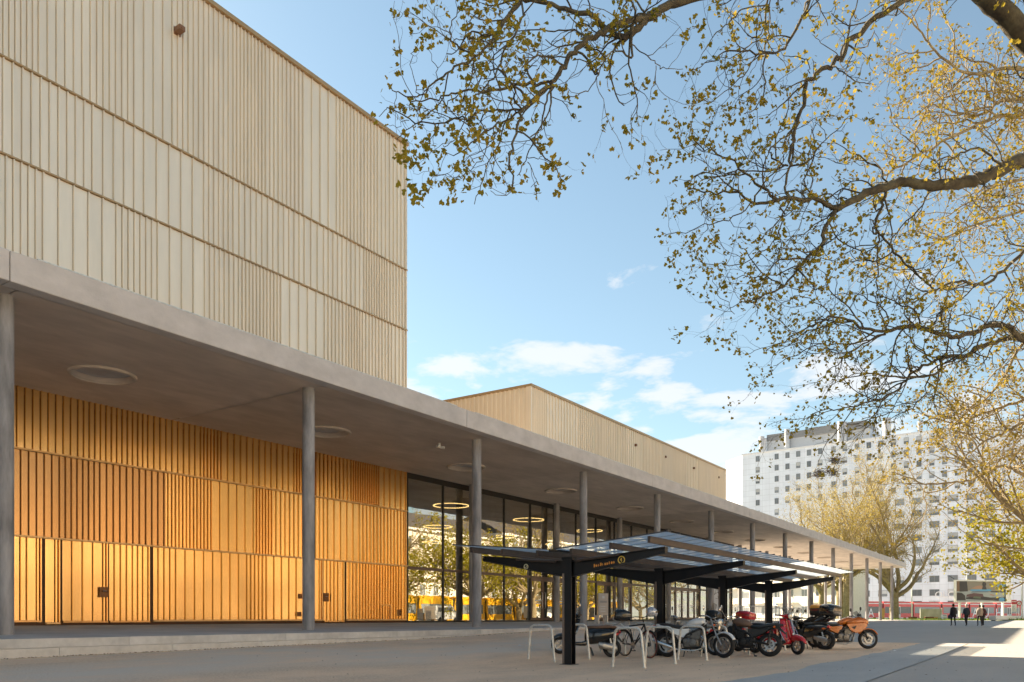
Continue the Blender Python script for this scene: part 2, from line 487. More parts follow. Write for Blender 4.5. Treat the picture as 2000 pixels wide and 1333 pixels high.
def ragged(name, x_of, ys, nx, m, dz):
    b = MB(); nseg = nx
    vs_, fs = [], []
    for y in ys:
        xa, xb = x_of(y)
        for i in range(nseg + 1):
            x = xa + (xb - xa) * i / nseg
            vs_.append((x, y, gz(x, y) + dz))
    for j in range(len(ys) - 1):
        for i in range(nseg):
            a = j * (nseg + 1) + i
            fs.append((a, a + 1, a + nseg + 2, a + nseg + 1))
    b.add(vs_, fs)
    return structure(b.build(name, m, smooth=True, angle=60))
yg = [float(v) for v in np.arange(-12, 34.1, .5)]
def edge(y): return -4.35 + .22 * mnoise.noise(Vector((0, y * .35, 0))) + .12 * mnoise.noise(Vector((3, y * 1.7, 0)))
ragged('gravel_strip', lambda y: (XK, edge(y)), yg, 24, M['gravel'], .004)
ragged('asphalt_path', lambda y: (edge(y), -2.42 - .012 * max(0, y)), yg, 6, M['asphalt'], .008)
ragged('lane', lambda y: (-2.38 - .012 * max(0, y), 11), yg, 12, M['paving'], .012)
yp = [34.0, 35.5, 37, 38.5, 40, 42, 44, 46, 50, 56, 64, 74, 84, 96, 108, 117]
ragged('plaza', lambda y: (XK, 11), yp, 20, M['plaza'], .006)

# painted pale band across the plaza, a thin drain line
b = MB()
for j in range(24):
    xa = -13.5 + j * .9
    y0 = 74 + j * .55
    b.quad((xa, y0, gz(xa, y0) + .011), (xa + .9, y0 + .55, gz(xa + .9, y0 + .55) + .011), (xa + .9, y0 + 1.3, gz(xa + .9, y0 + 1.3) + .011), (xa, y0 + .75, gz(xa, y0 + .75) + .011))
structure(b.build('pale_paving_band', mat('pale_stone', (.34, .33, .32), .8, var=.2)))
M['grassb'] = M['grass']
b = MB()
b.box(-60, 8, 117, 141, .3, .70)
structure(b.build('lawn', M['grass']))
# a little real grass rising from the lawn edge
b = MB()
rg = random.Random(3)
for i in range(9000):
    x = rg.uniform(-60, 8); y = 117 + 24 * rg.random() ** 1.5; h = rg.uniform(.08, .3); w = .06
    a = rg.uniform(0, PI)
    dx, dy = w * math.cos(a), w * math.sin(a)
    b.add([(x - dx, y - dy, .69), (x + dx, y + dy, .69), (x + rg.uniform(-.05, .05), y, .69 + h)], [(0, 1, 2)])
stuff(tag(b.build('grass', M['grass']), 'bright green grass of the lawn beyond the canopy', 'grass'))
b = MB(); b.box(-2000, 2000, 143, 166, .3, .665)
structure(b.build('road', M['plaza']))

# leaf litter and grit on the gravel: real little pieces
b = MB()
for i in range(420):
    x = rg.uniform(-13.5, 1.5); y = rg.uniform(9, 33)
    s_ = rg.uniform(.006, .026); a = rg.uniform(0, 2 * PI); z = gz(x, y) + .014
    if x > -4: z += .008
    ca, sa = math.cos(a) * s_, math.sin(a) * s_
    b.add([(x - ca, y - sa, z), (x + sa * .6, y - ca * .6, z + s_ * .4), (x + ca, y + sa, z + .004), (x - sa * .6, y + ca * .6, z)], [(0, 1, 2), (0, 2, 3)])
stuff(tag(b.build('leaf_litter', mat('dry_leaf', (.17, .11, .065), .8, var=.5, vscale=1)), 'scattered dry leaf bits and grit on the gravel', 'litter'))

# ------------------------------------------------------------------ platform with two stepped kerbs
b = MB()
ysl = [-14, -6, 1.2] + [1.2 + 3.82 * i for i in range(1, 31)]
b.add([(XK + .02, -14, ZP), (XK + .02, 116, ZP), (-23.9, 116, ZB), (-23.9, -14, ZB), (-60, 116, ZB), (-60, -14, ZB),
       (XK + .02, -14, .1), (XK + .02, 116, .1)], [(0, 1, 2, 3), (3, 2, 4, 5), (0, 6, 7, 1)])
structure(b.build('platform', M['plat']))
# upper riser stones and lower kerb stones, with joints
rim = MB().box(-.17, .03, .005, 3.815, ZP - .15, ZP + .004)
rme = rim.mesh('edge_stone', M['kerb'])
low = MB().box(0, .17, .004, 2.196, -.6, 0).mesh('kerb_stone', M['kerb'])
edge_t = thing('platform_edge', 'pale concrete step edge running along the whole covered platform', 'step', (XK, 0, 0))
i = 0; y = -10.3
while y < 116:
    inst(rme, 'edge_stone', edge_t, (0, y, 0)); y += 3.82
y = -8.0
while y < 32:
    o = inst(low, 'kerb_stone', edge_t, (.03, y, ZP - .158 + random.uniform(-.004, .004))); y += 2.2
# moss and dirt line where the kerb meets the gravel
b = MB()
for i in range(900):
    y = 4 + 20 * random.random() ** 1.6; x = XK + .205 + abs(random.gauss(0, .03)); z = gz(x, y); s_ = random.uniform(.005, .020)
    b.add([(x - s_, y, z), (x + s_, y + s_, z), (x, y + random.uniform(-s_, s_), z + s_ * 1.1)], [(0, 1, 2)])
stuff(tag(b.build('moss', mat('kerb_moss', (.11, .09, .05), .9, var=.4)), 'dark moss and dirt along the foot of the kerb', 'moss'))

# ------------------------------------------------------------------ hall building
XW = -23.3
hall = thing('exhibition_hall', 'long hall clad in ribbed champagne metal above golden metal wall and glass front', 'building', (0, 0, 0))
YA0, YA1 = -14.0, Yon(793, XW)
YB0, YB1 = Yon(1037, XW), Yon(1416, XW)
ZS = EYE + 6.24          # soffit
ZT = 21.3
tall = MB().box(-64, XW - .02, YA0, YA1 - .01, ZS - .2, ZT).build('tall_block', M['trimu'], hall)
lowb = MB().box(-50, XW - .02, YB0 + .01, YB1, ZS + .55, 13.4).build('low_block', M['trimu'], hall)
ent = MB().box(-60, XW - .035, YA0, YA1 - .01, ZB - .2, ZS + .3).build('entrance_wall', M['reveal'], hall)

RIB, RH = .045, .062
_sm = {}
def strip_mesh(w, h, m, key):
    k = (round(w, 3), round(h, 3), key)
    if k not in _sm:
        b = MB()
        p = w - RIB
        gg = .017 if key[0] != 'u' else .009
        b.box(-.0, .006, 0.0015, p - gg, 0, h)
        b.quad((-.014, p - gg, 0), (-.014, p, 0), (-.014, p, h), (-.014, p - gg, h), 1)
        b.quad((.0, p - gg, 0), (-.014, p - gg, 0), (-.014, p - gg, h), (.0, p - gg, h), 1)
        # folded rib: slightly tapered hat section
        prof = [(0, p), (RH, p + .008), (RH, w - .008), (0, w)]
        vs_ = [(x, y, z) for z in (0, h) for x, y in prof]
        b.add(vs_, [(0, 1, 5, 4), (1, 2, 6, 5), (2, 3, 7, 6), (4, 5, 6, 7), (3, 2, 1, 0)])
        _sm[k] = b.mesh('strip', [m, M['grooveu'] if key[0] == 'u' else M['groove']])
    return _sm[k]
WID = [.15, .19, .24, .32, .42]
WIDG = [.13, .165, .205, .26, .34]
def fill_row(name, parent, y0, y1, z0, z1, m, key, rs, groups=None, dark=None):
    rr = random.Random(rs); WID = WIDG if key == 'g' else globals()['WID']
    y = y0; cnt = 0; w = rr.choice(WID[:3]); left = rr.randint(4, 10)
    while y < y1 - .05:
        if left <= 0:
            w = rr.choice([q for q in WID if q != w]); left = rr.randint(3, 5) if w > .3 else rr.randint(6, 13)
        if y + w > y1:
            w2 = y1 - y
        else: w2 = w
        mm, kk = m, key
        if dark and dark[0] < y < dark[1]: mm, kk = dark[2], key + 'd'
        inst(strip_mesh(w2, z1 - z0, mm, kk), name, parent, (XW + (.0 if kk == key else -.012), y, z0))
        y += w2; left -= 1; cnt += 1
    return cnt
Z1, Z2 = EYE + 2.2, EYE + 4.56
U0, U1, U2 = ZS + .2, 13.36, 15.94
yl = 6.2       # strips singly only where the photo can see them
c1 = fill_row('cladding_strip', tall, yl, YA1, U0, U1 - .03, M['clad'], 'u', 11)
c2 = fill_row('cladding_strip', tall, yl, YA1, U1 + .03, U2 - .03, M['clad'], 'u', 12)
c3 = fill_row('cladding_strip', tall, yl, YA1, U2 + .03, ZT - .05, M['clad'], 'u', 5)
# ledges between the rows, in lengths
def ledge(parent, y0, y1, z, h, d, m, L_=4.0, x=XW):
    y = y0
    while y < y1 - .01:
        e_ = min(y + L_, y1)
        MB().box(x - .015, x + d, y + .003, e_ - .003, z - h / 2, z + h / 2).build('ledge', m, parent)
        y = e_
for z in (U1, U2):
    ledge(tall, yl, YA1 + .03, z, .042, .085, M['trimu'])
ledge(tall, yl, YA1 + .05, ZT + .04, .14, .13, M['trimu'])
o = MB().box(-64.1, XW - .02, YA0, YA1 + .05, ZT, ZT + .1).build('parapet_cap', M['trimu'], tall)
o = MB().box(XW - .05, XW + .055, YA1 - .05, YA1 + .012, U0, ZT - .03).build('corner_trim', M['clad'], tall)
# small brown wall spout high on the tall block
ysp = Yon(344, XW)
zsp = EYE + (HZ - 62) / F * depth(XW, ysp)
sp = MB(); sp.T = Matrix.Translation((XW, ysp, zsp)); sp.box(.0, .06, -.13, .13, -.12, .09); sp.box(.06, .34, -.10, .10, -.09, .06); sp.cyl((.34, 0, -.02), (.37, 0, -.02), .05, 12)
sp.build('overflow_spout', mat('brown_spout', (.25, .13, .07), .5, .3), tall)

# golden wall under the canopy, three rows
xd0, xd1 = Yon(20, XW), Yon(318, XW)
fill_row('golden_strip', ent, 7.0, YA1 - .01, Z2 + .03, ZS + .05, M['brass'], 'g', 21)
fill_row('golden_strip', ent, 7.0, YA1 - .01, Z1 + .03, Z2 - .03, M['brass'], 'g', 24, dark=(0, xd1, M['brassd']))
def yy(px): return Yon(px, XW)
ZG = ZB + .14
segs = [(6.5, yy(80)), (yy(88), yy(116)), (yy(121.5), yy(209)), (yy(213), yy(291)), (yy(299), yy(628)), (yy(631.5), yy(671)), (yy(676), YA1 - .01)]
heights = [ZG, ZG - .06, ZG - .02, ZG - .02, ZG, ZG - .05, ZG]
parents = []
for i, ((a, c), zz) in enumerate(zip(segs, heights)):
    par = ent
    if i in (2, 3, 5):
        par = MB().box(XW - .03, XW - .004, a, c, zz - .07, Z1 - .03).build('metal_door', M['reveal'], hall)
    rr = random.Random(40 + i)
    y = a
    w = [.21, .3, .30, .19, .2, .19, .19][i]; left = 4
    while y < c - .03:
        if left <= 0: w = rr.choice(WIDG[1:]); left = rr.randint(4, 9)
        w2 = min(w, c - y)
        if c - (y + w2) < .07: w2 = c - y
        inst(strip_mesh(w2, Z1 - .03 - zz, M['brass'], 'b%d' % i), 'golden_strip', par, (XW, y, zz)); y += w2; left -= 1
    MB().box(XW - .01, XW + .07, a, c, zz - .055, zz - .004).build('sill_trim', M['trim'] if i in (1, 4, 6) else M['brassd'], par)
for z in (Z1, Z2):
    ledge(ent, 6.5, YA1 + .03, z, .045, .075, M['trim'])
M['plate'] = mat('lock_plate', (.20, .09, .035), .45, .5)
def wallplate(name, px, py, w, h, par, knob=True):
    y = yy(px); z = EYE + (HZ - py) / F * depth(XW, y)
    b = MB(); b.T = Matrix.Translation((XW + .05, y, z))
    b.box(0, .015, -w / 2, w / 2, -h / 2, h / 2)
    b.box(.015, .028, -w / 2, -w / 2 + .02, -h / 2, h / 2); b.box(.015, .028, w / 2 - .02, w / 2, -h / 2, h / 2)
    o = b.build(name, M['plate'], par)
    if knob:
        k = MB(); k.T = Matrix.Translation((XW + .07, y, z)); k.tube([(0, .05, .03), (.05, .05, .03), (.05, -.06, .03)], .012, 8)
        k.build('lever_handle', M['alu'], par)
    return o
wallplate('lock_plate', 201, 1157, .26, .30, ent)
wallplate('lock_plate', 634, 1167, .30, .32, ent)
wallplate('socket_box', 777, 1197, .17, .26, ent, False)
wallplate('socket_box', 584, 1165, .16, .18, ent, False)
wallplate('socket_box', 582, 1200, .2, .16, ent, False)
# small service hatch
ya, yb = yy(741), yy(762); zh = EYE + (HZ - 1181) / F * depth(XW, ya)
h = MB(); h.box(XW + .05, XW + .064, ya, ya + .045, ZG, zh); h.box(XW + .05, XW + .064, yb - .045, yb, ZG, zh); h.box(XW + .05, XW + .064, ya + .045, yb - .045, zh - .045, zh)
h.build('service_hatch', M['brassd'], ent)

# low block: ribs too fine to pick apart, joined
b = MB(); rr = random.Random(9); y = YB0; w = .2; left = 8
while y < YB1:
    if left <= 0: w = rr.choice(WID[:4]); left = rr.randint(6, 14)
    b.box(XW - .02, XW, y + .002, y + w - RIB, ZS + .6, 13.3)
    b.box(XW - .02, XW + RH, y + w - RIB, y + w, ZS + .6, 13.3); y += w; left -= 1
stuff(b.build('cladding_ribs', M['clad'], lowb))
b = MB(); x = -48.0
while x < XW - .3:
    b.box(x, x + .2, YB0 - .02, YB0, ZS + .6, 13.3); b.box(x + .2, x + .30, YB0 - .075, YB0, ZS + .6, 13.3); x += .30
stuff(b.build('cladding_ribs', M['clad'], lowb))
MB().box(XW - .25, XW + .06, YB0 - .085, YB0 + .02, ZS + .6, 13.3).build('corner_trim', M['clad'], lowb)
b = MB(); b.box(-50.05, XW + .1, YB0 - .1, YB1 + .05, 13.3, 13.43); b.build('parapet_cap', M['trimu'], lowb)
for px, py in ((1240, 870), (1298, 893), (1354, 915), (1402, 933)):
    y = yy(px); z = EYE + (HZ - py) / F * depth(XW, y)
    k = MB(); k.T = Matrix.Translation((XW, y, z)); k.box(0, .14, -.07, .07, -.07, .07); k.build('wall_spout', M['plate'], lowb)

# ------------------------------------------------------------------ glass front
GX = XW - .05
gf = MB()
GY1 = Yon(1434, XW)
gf.box(GX - .06, GX + .03, YA1, GY1, ZS - .24, ZS + .1)
gf.box(GX - .05, GX + .04, YA1, GY1, ZB - .02, ZB + .07)
front = gf.build('glass_front', M['glassframe'], hall)
step = 7.69 / 3
ys_m = [YA1 + .12 + i * step * .955 for i in range(int((GY1 - YA1) / (step * .955)) + 1)]
mull = MB().box(-.09, .05, -.035, .035, ZB + .07, ZS - .24).mesh('mullion', M['glassframe'])
paneu = MB().box(-.006, .006, .035, step * .955 - .035, EYE + 2.20, ZS - .24).mesh('pane', M['glass'])
panel_ = MB().box(-.006, .006, .035, step * .955 - .035, ZB + .07, EYE + 2.08).mesh('pane', M['glass'])
trans = MB().box(-.05, .045, .035, step * .955 - .035, EYE + 2.08, EYE + 2.20).mesh('transom', mat('bronze_transom', (.12, .08, .065), .4, .5))
bronze = mat('bronze_door', (.15, .10, .08), .38, .55)
dd = MB(); W_ = step * .955
for a, c in ((.05, W_ / 2 - .01), (W_ / 2 + .01, W_ - .05)):
    dd.box(-.03, .05, a, a + .08, ZB + .07, EYE + 2.08); dd.box(-.03, .05, c - .08, c, ZB + .07, EYE + 2.08)
    dd.box(-.03, .05, a + .08, c - .08, ZB + .07, ZB + .2); dd.box(-.03, .05, a + .08, c - .08, EYE + 1.95, EYE + 2.08)
dme = dd.mesh('door_leaf', bronze)
bar = MB().tube([(.05, W_ / 2 - .16, 1.5), (.11, W_ / 2 - .16, 1.55), (.11, W_ / 2 - .16, 2.35), (.05, W_ / 2 - .16, 2.4)], .016, 8).mesh('pull_bar', M['alu'])
bar2 = MB().tube([(.05, W_ / 2 + .16, 1.5), (.11, W_ / 2 + .16, 1.55), (.11, W_ / 2 + .16, 2.35), (.05, W_ / 2 + .16, 2.4)], .016, 8).mesh('pull_bar', M['alu'])
dec = MB().box(.008, .01, .5, 1.1, EYE + .86, EYE + .93).box(.008, .01, .55, 1.05, EYE + .72, EYE + .79).mesh('white_sticker', M['white'])
doors_at = {4, 5, 7, 8, 11, 12, 13, 15}
for i, y in enumerate(ys_m):
    inst(mull, 'mullion', front, (GX, y, 0))
    if y + W_ > GY1 + .1: continue
    inst(paneu, 'pane', front, (GX, y, 0)); inst(panel_, 'pane', front, (GX, y, 0)); inst(trans, 'transom', front, (GX, y, 0))
    if i in doors_at:
        d_ = inst(dme, 'glass_door', hall, (GX, y, 0)); inst(bar, 'pull_bar', d_, (0, 0, 0)); inst(bar2, 'pull_bar', d_, (0, 0, 0))
        inst(dec, 'white_sticker', d_, (0, 0, 0))
# interior room behind the glass
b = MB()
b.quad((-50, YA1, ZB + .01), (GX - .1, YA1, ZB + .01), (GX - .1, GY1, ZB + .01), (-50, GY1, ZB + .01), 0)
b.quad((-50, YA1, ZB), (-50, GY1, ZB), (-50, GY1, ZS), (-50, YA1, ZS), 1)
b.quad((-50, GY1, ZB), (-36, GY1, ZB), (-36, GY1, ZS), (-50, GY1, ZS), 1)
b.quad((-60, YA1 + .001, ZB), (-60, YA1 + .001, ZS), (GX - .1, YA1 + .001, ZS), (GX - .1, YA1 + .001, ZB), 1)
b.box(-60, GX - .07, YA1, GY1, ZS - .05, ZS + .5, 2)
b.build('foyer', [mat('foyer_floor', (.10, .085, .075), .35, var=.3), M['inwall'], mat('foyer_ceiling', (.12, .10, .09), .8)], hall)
MB().box(-36, GX - .08, GY1 - .04, GY1 + .02, ZB, ZS - .24).build('end_glazing', M['glass'], hall)
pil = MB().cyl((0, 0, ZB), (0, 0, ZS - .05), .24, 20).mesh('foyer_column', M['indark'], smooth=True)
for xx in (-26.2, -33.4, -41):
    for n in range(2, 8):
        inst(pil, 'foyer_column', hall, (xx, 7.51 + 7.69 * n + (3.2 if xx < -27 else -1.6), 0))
# hanging ring lamps
rm = MB().lathe([(.885, 0), (.93, 0), (.93, .035), (.885, .035)], n=48, closed=True).mesh('lit_ring', M['ringlamp'], smooth=True)
rc = MB()
for k in range(3):
    a = 2 * PI * k / 3; rc.tube([(.9 * math.cos(a), .9 * math.sin(a), .05), (.9 * math.cos(a), .9 * math.sin(a), .42)], .006, 4)
rcm = rc.mesh('suspension_wire', M['black'])
names_r = ['nearest the golden wall', 'second from the golden wall', 'third from the golden wall', 'fourth from the golden wall', 'fifth from the golden wall', 'farthest along']
rows_r = ['just behind the glass', 'in the second row inside the foyer', 'in the third row deep inside the foyer']
for r_, xx in enumerate((-26.2, -33.0, -40.0)):
    y0 = [Yon(881, -26.2), Yon(855, -33.0), Yon(848, -40.0)][r_]
    for n in range(5):
        t = thing('ring_lamp', 'glowing ring lamp %s, %s' % (rows_r[r_], names_r[n]), 'ceiling lamp', (xx, y0 + 7.4 * n, ZS - .47), 0, 'ring lamps in the foyer')
        if y0 + 7.4 * n > GY1 - 1: bpy.data.objects.remove(t); continue
        inst(rm, 'lit_ring', t); inst(rcm, 'suspension_wire', t)

# ------------------------------------------------------------------ canopy
canopy = thing('concrete_canopy', 'long flat concrete canopy on slender round columns along the hall', 'canopy', (0, 0, 0))
CX0, CX1 = -16.15, -26.2
CY0, CY1 = -14.0, 112.5
BAY, Y0 = 7.69, 7.51
TH = .58
# edge beam in lengths with joints
jy = [CY0, Yon(20, CX0) , Yon(912, CX0)]
while jy[-1] + 14 < CY1: jy.append(jy[-1] + 14.6)
jy[-1] = CY1
for a, c in zip(jy[:-1], jy[1:]):
    e_ = MB().box(CX0 - .35, CX0, a + .008, c - .008, ZS, ZS + TH).build('edge_beam', M['conc'], canopy, bevel=.02)
    MB().box(CX0 - .30, CX0 - .01, a + .5, c - .5, ZS + TH, ZS + TH + .025).build('top_flashing', M['steel'], canopy)
MB().box(CX1, CX0 - .35, CY0, CY1 - .3, ZS + .12, ZS + TH - .04).build('roof_slab', M['conc'], canopy)
MB().box(CX1, CX0 - .36, CY1 - .3, CY1, ZS, ZS + TH).build('edge_beam', M['conc'], canopy)
MB().box(CX1 - .01, CX1 + .3, GY1 + .1, CY1 - .31, ZS, ZS + TH).build('edge_beam', M['conc'], canopy)
# soffit in bays with a round recess each
def bay_mesh(xa, xb, w, hole_x, r=.72, hole=True):
    b = MB(); n = 40; h = .11
    if not hole:
        b.box(xa, xb, .008, w - .008, 0, h); return b.mesh('soffit_panel', M['soffit'])
    c = Vector((hole_x, w / 2))
    inner, outer = [], []
    for k in range(n):
        t = 2 * PI * (k + .5) / n
        d = Vector((math.cos(t), math.sin(t)))
        inner.append(c + d * r)
        tx = ((xb if d.x > 0 else xa) - c.x) / d.x if abs(d.x) > 1e-6 else 1e9
        ty = ((w - .014 if d.y > 0 else .014) - c.y) / d.y if abs(d.y) > 1e-6 else 1e9
        outer.append(c + d * min(tx, ty))
    # add corners
    corners = [Vector(q) for q in ((xb, w - .014), (xa, w - .014), (xa, .014), (xb, .014))]
    vs_ = [(p.x, p.y, 0) for p in inner] + [(p.x, p.y, 0) for p in outer] + [(p.x, p.y, 0) for p in corners]
    fs = []
    for k in range(n):
        k2 = (k + 1) % n
        a0 = math.atan2(outer[k].y - c.y, outer[k].x - c.x); a1 = math.atan2(outer[k2].y - c.y, outer[k2].x - c.x)
        if a1 < a0: a1 += 2 * PI
        ci = None
        for q in range(4):
            ac = math.atan2(corners[q].y - c.y, corners[q].x - c.x)
            for aa in (ac, ac + 2 * PI):
                if a0 < aa < a1: ci = q
        f = [k, k2, n + k2] + ([2 * n + ci] if ci is not None else []) + [n + k]
        fs.append(tuple(f))
    b.add(vs_, fs)
    b.lathe([(r, 0), (r, .10), (r - .02, .42), (0.01, .42)], (c.x, c.y, 0), n=n)
    return b.mesh('soffit_panel', M['soffit'])
xm = CX0 - .35
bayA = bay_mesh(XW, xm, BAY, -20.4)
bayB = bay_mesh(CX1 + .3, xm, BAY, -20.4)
ringm = MB().lathe([(.72, .005), (.72, -.05), (.75, -.065), (.80, -.05), (.81, .005)], n=48).mesh('recess_ring', M['ring'], smooth=True)
n = -3
while Y0 + BAY * n < CY1 - 3:
    yb_ = Y0 + BAY * n
    far = yb_ > GY1 - 4
    w_ok = yb_ + BAY <= CY1
    if w_ok:
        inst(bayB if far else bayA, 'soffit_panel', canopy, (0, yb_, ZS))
        inst(ringm, 'recess_ring', canopy, (-20.4, yb_ + BAY / 2, ZS))
    else:
        MB().box(CX1 + .3, xm, yb_ + .008, CY1 - .31, ZS, ZS + .1).build('soffit_panel', M['soffit'], canopy)
    n += 1
# columns
def col_mesh(z0):
    b = MB(); prof = []
    zz = z0 + .002
    prof = [(.165, zz), (.165, ZS + .01)]
    b.lathe(prof, n=28)
    for zc in (z0 + 2.35, z0 + 4.7):
        b.lathe([(.165, zc - .006), (.1675, zc - .002), (.1675, zc + .002), (.165, zc + .006)], n=28)
    return b.mesh('column', M['column'], smooth=True)
cf, cb = col_mesh(ZP + .02), col_mesh(ZB - .03)
for n in range(-2, 15):
    y = Y0 + BAY * n
    if y > CY1: break
    inst(cf, 'column', canopy, (-17.0, y, 0), random.uniform(0, 6))
    if y > YA1:
        inst(cb, 'column', canopy, (-22.95, y, 0), random.uniform(0, 6))
# twin security camera on the soffit
pc = P(858, 870, 1583 * 6.2 / (1206 - 868))
t = thing('security_camera', 'small white twin security camera under the canopy near the golden wall end', 'camera', (pc.x, pc.y, ZS))
MB().cyl((0, 0, 0), (0, 0, -.08), .05, 12).build('mount', M['white'], t)
for s_ in (-1, 1):
    MB().cyl((-.03, s_ * .09, -.13), (.12, s_ * .14, -.15), .05, 12).build('camera_head', M['white'], t, smooth=True)
# ------------------------------------------------------------------ parking shelter
SX = -8.95
posts_y = [15.45, 20.35, 25.25, 30.15]
sh = thing('parking_shelter', 'black steel motorcycle shelter with shallow V roof of milky glass panels', 'shelter', (SX, 0, 0))
pm = MB()
pm.box(-.115, .115, -.09, -.074, .0, 2.30); pm.box(-.115, .115, .074, .09, 0, 2.30); pm.box(-.012, .012, -.074, .074, 0, 2.30)
pm.box(-.16, .16, -.15, .15, -.05, .012)
pm.box(-.13, .13, -.10, .10, 2.30, 2.36)
pmm = pm.mesh('post', M['black'])
darkbrown = mat('brown_steel', (.085, .062, .05), .45, .4, var=.2)
fl = MB().box(-.118, -.065, -.096, -.0905, .02, 2.0).mesh('post_cover', mat('post_cover', (.20, .155, .13), .5, .2))
def arm(sg):
    b = MB()
    L_ = 2.28
    # tapered I beam: web + flanges
    z0b, z0t, z1b, z1t = 1.93, 2.27, 2.36, 2.47
    web = [(sg * .1, z0b), (sg * L_, z1b), (sg * L_, z1t), (sg * .1, z0t)]
    if sg < 0: web = web[::-1]
    b.prism(web, 'y', -.008, .008)
    for (za, zb_) in ((z0b, z1b), (z0t, z1t)):
        pl = [(sg * .1, za - .008), (sg * L_, zb_ - .008), (sg * L_, zb_ + .008), (sg * .1, za + .008)]
        if sg < 0: pl = pl[::-1]
        b.prism(pl, 'y', -.075, .075)
    b.box(sg * L_ - .01, sg * L_ + .01, -.075, .075, z1b - .01, z1t + .01)
    return b.mesh('roof_arm', M['black'])
arms = [arm(1), arm(-1)]
for y in posts_y:
    p_ = inst(pmm, 'post', sh, (0, y, gz(SX, y)))
    inst(fl, 'post_cover', p_, (0, 0, 0))
    for a in arms: inst(a, 'roof_arm', sh, (0, y, 0))
ya_, yb_ = posts_y[0] - .75, posts_y[-1] + 1.6
def zr(x): return 2.30 + abs(x) / 2.35 * .21          # roof line
for sg in (1, -1):
    for xx, hh in ((.42, .13), (1.35, .12), (2.2, .13)):
        b = MB(); z = zr(xx) + .02
        b.box(sg * xx - .03, sg * xx + .03, ya_ + .1, yb_ - .1, z, z + hh)
        b.build('purlin', darkbrown, sh)
n_p = 29; pw = (yb_ - ya_) / n_p
for sg in (1, -1):
    b = MB()
    xi, xo = .12, 2.62
    zi, zo = zr(xi) + .155, zr(xo) + .155
    v = [(sg * xi, .012, zi), (sg * xo, .012, zo), (sg * xo, pw - .012, zo), (sg * xi, pw - .012, zi)]
    v += [(x, y, z + .012) for x, y, z in v]
    b.add(v, [(4, 5, 6, 7), (0, 1, 5, 4), (1, 2, 6, 5), (2, 3, 7, 6), (3, 0, 4, 7)] if sg > 0 else [(7, 6, 5, 4), (4, 5, 1, 0), (5, 6, 2, 1), (6, 7, 3, 2), (7, 4, 0, 3)])
    pme = b.mesh('roof_panel', M['roofglass'])
    b = MB(); b.prism([(sg * xi, zi + .012), (sg * (xo + .03), zo + .012), (sg * (xo + .03), zo + .035), (sg * xi, zi + .035)][::sg], 'y', -.012, .012)
    b.cbox((sg * (xo + .02), 0, zo + .02), (.03, .03, .03))
    jme = b.mesh('glazing_bar', mat('glazing_bar', (.06, .065, .08), .4, .4))
    for i in range(n_p):
        inst(pme, 'roof_panel', sh, (0, ya_ + i * pw, 0))
    for i in range(n_p + 1):
        inst(jme, 'glazing_bar', sh, (0, ya_ + i * pw, 0))
MB().box(-.12, .12, ya_ + .1, yb_ - .1, 2.44, 2.455).box(-.12, -.105, ya_ + .1, yb_ - .1, 2.455, 2.50).box(.105, .12, ya_ + .1, yb_ - .1, 2.455, 2.50).build('gutter', M['black'], sh)
# end light strip under the near edge
for sg in (1, -1):
    b = MB(); b.tube([(sg * .25, posts_y[0] - .14, zr(.25) - .06), (sg * 1.3, posts_y[0] - .14, zr(1.3) - .06)], .03, 8); b.build('cable_tube', darkbrown, sh)
# flat print on the near arm: an orange word too small to read and a yellow round mark; a pale round mark on the other arm
M['orangeprint'] = mat('orange_print', (.72, .30, .05), .6); M['yellowprint'] = mat('yellow_print', (.85, .60, .12), .6); M['paleprint'] = mat('pale_print', (.72, .66, .45), .6)
b = MB(); y = posts_y[0] - .012
for i, (w, h) in enumerate([(.045, .07), (.04, .05), (.03, .05), (.045, .07), (.02, .05), (.05, .05), (.04, .05), (.03, .065), (.045, .05), (.04, .05)]):
    x = .62 + i * .052; z = 2.115 + (x - .62) * .14
    b.box(x, x + w * .7, y, y + .002, z, z + h); b.box(x, x + w, y + .0005, y + .0025, z + h * .38, z + h * .55)
b.build('orange_lettering', M['orangeprint'], sh)
b = MB(); cx_, cz_ = 1.28, 2.25
b.lathe([(.062, 0), (.085, 0)], (cx_, y, cz_), 'y', 32); b.box(cx_ - .008, cx_ + .008, y, y + .002, cz_ - .04, cz_ + .04); b.box(cx_ - .035, cx_ + .02, y, y + .002, cz_ - .012, cz_)
b.tube([(cx_ - .03, y, cz_), (cx_ + .004, y, cz_ + .04)], .006, 4)
b.build('yellow_round_mark', M['yellowprint'], sh)
b = MB(); cx_, cz_ = -1.12, 2.19
b.lathe([(.04, 0), (.062, 0)], (cx_, y, cz_), 'y', 32); b.tube([(cx_ - .03, y, cz_ - .01), (cx_, y, cz_ - .02), (cx_ + .03, y, cz_ + .03)], .009, 4)
b.build('pale_round_mark', M['paleprint'], sh)

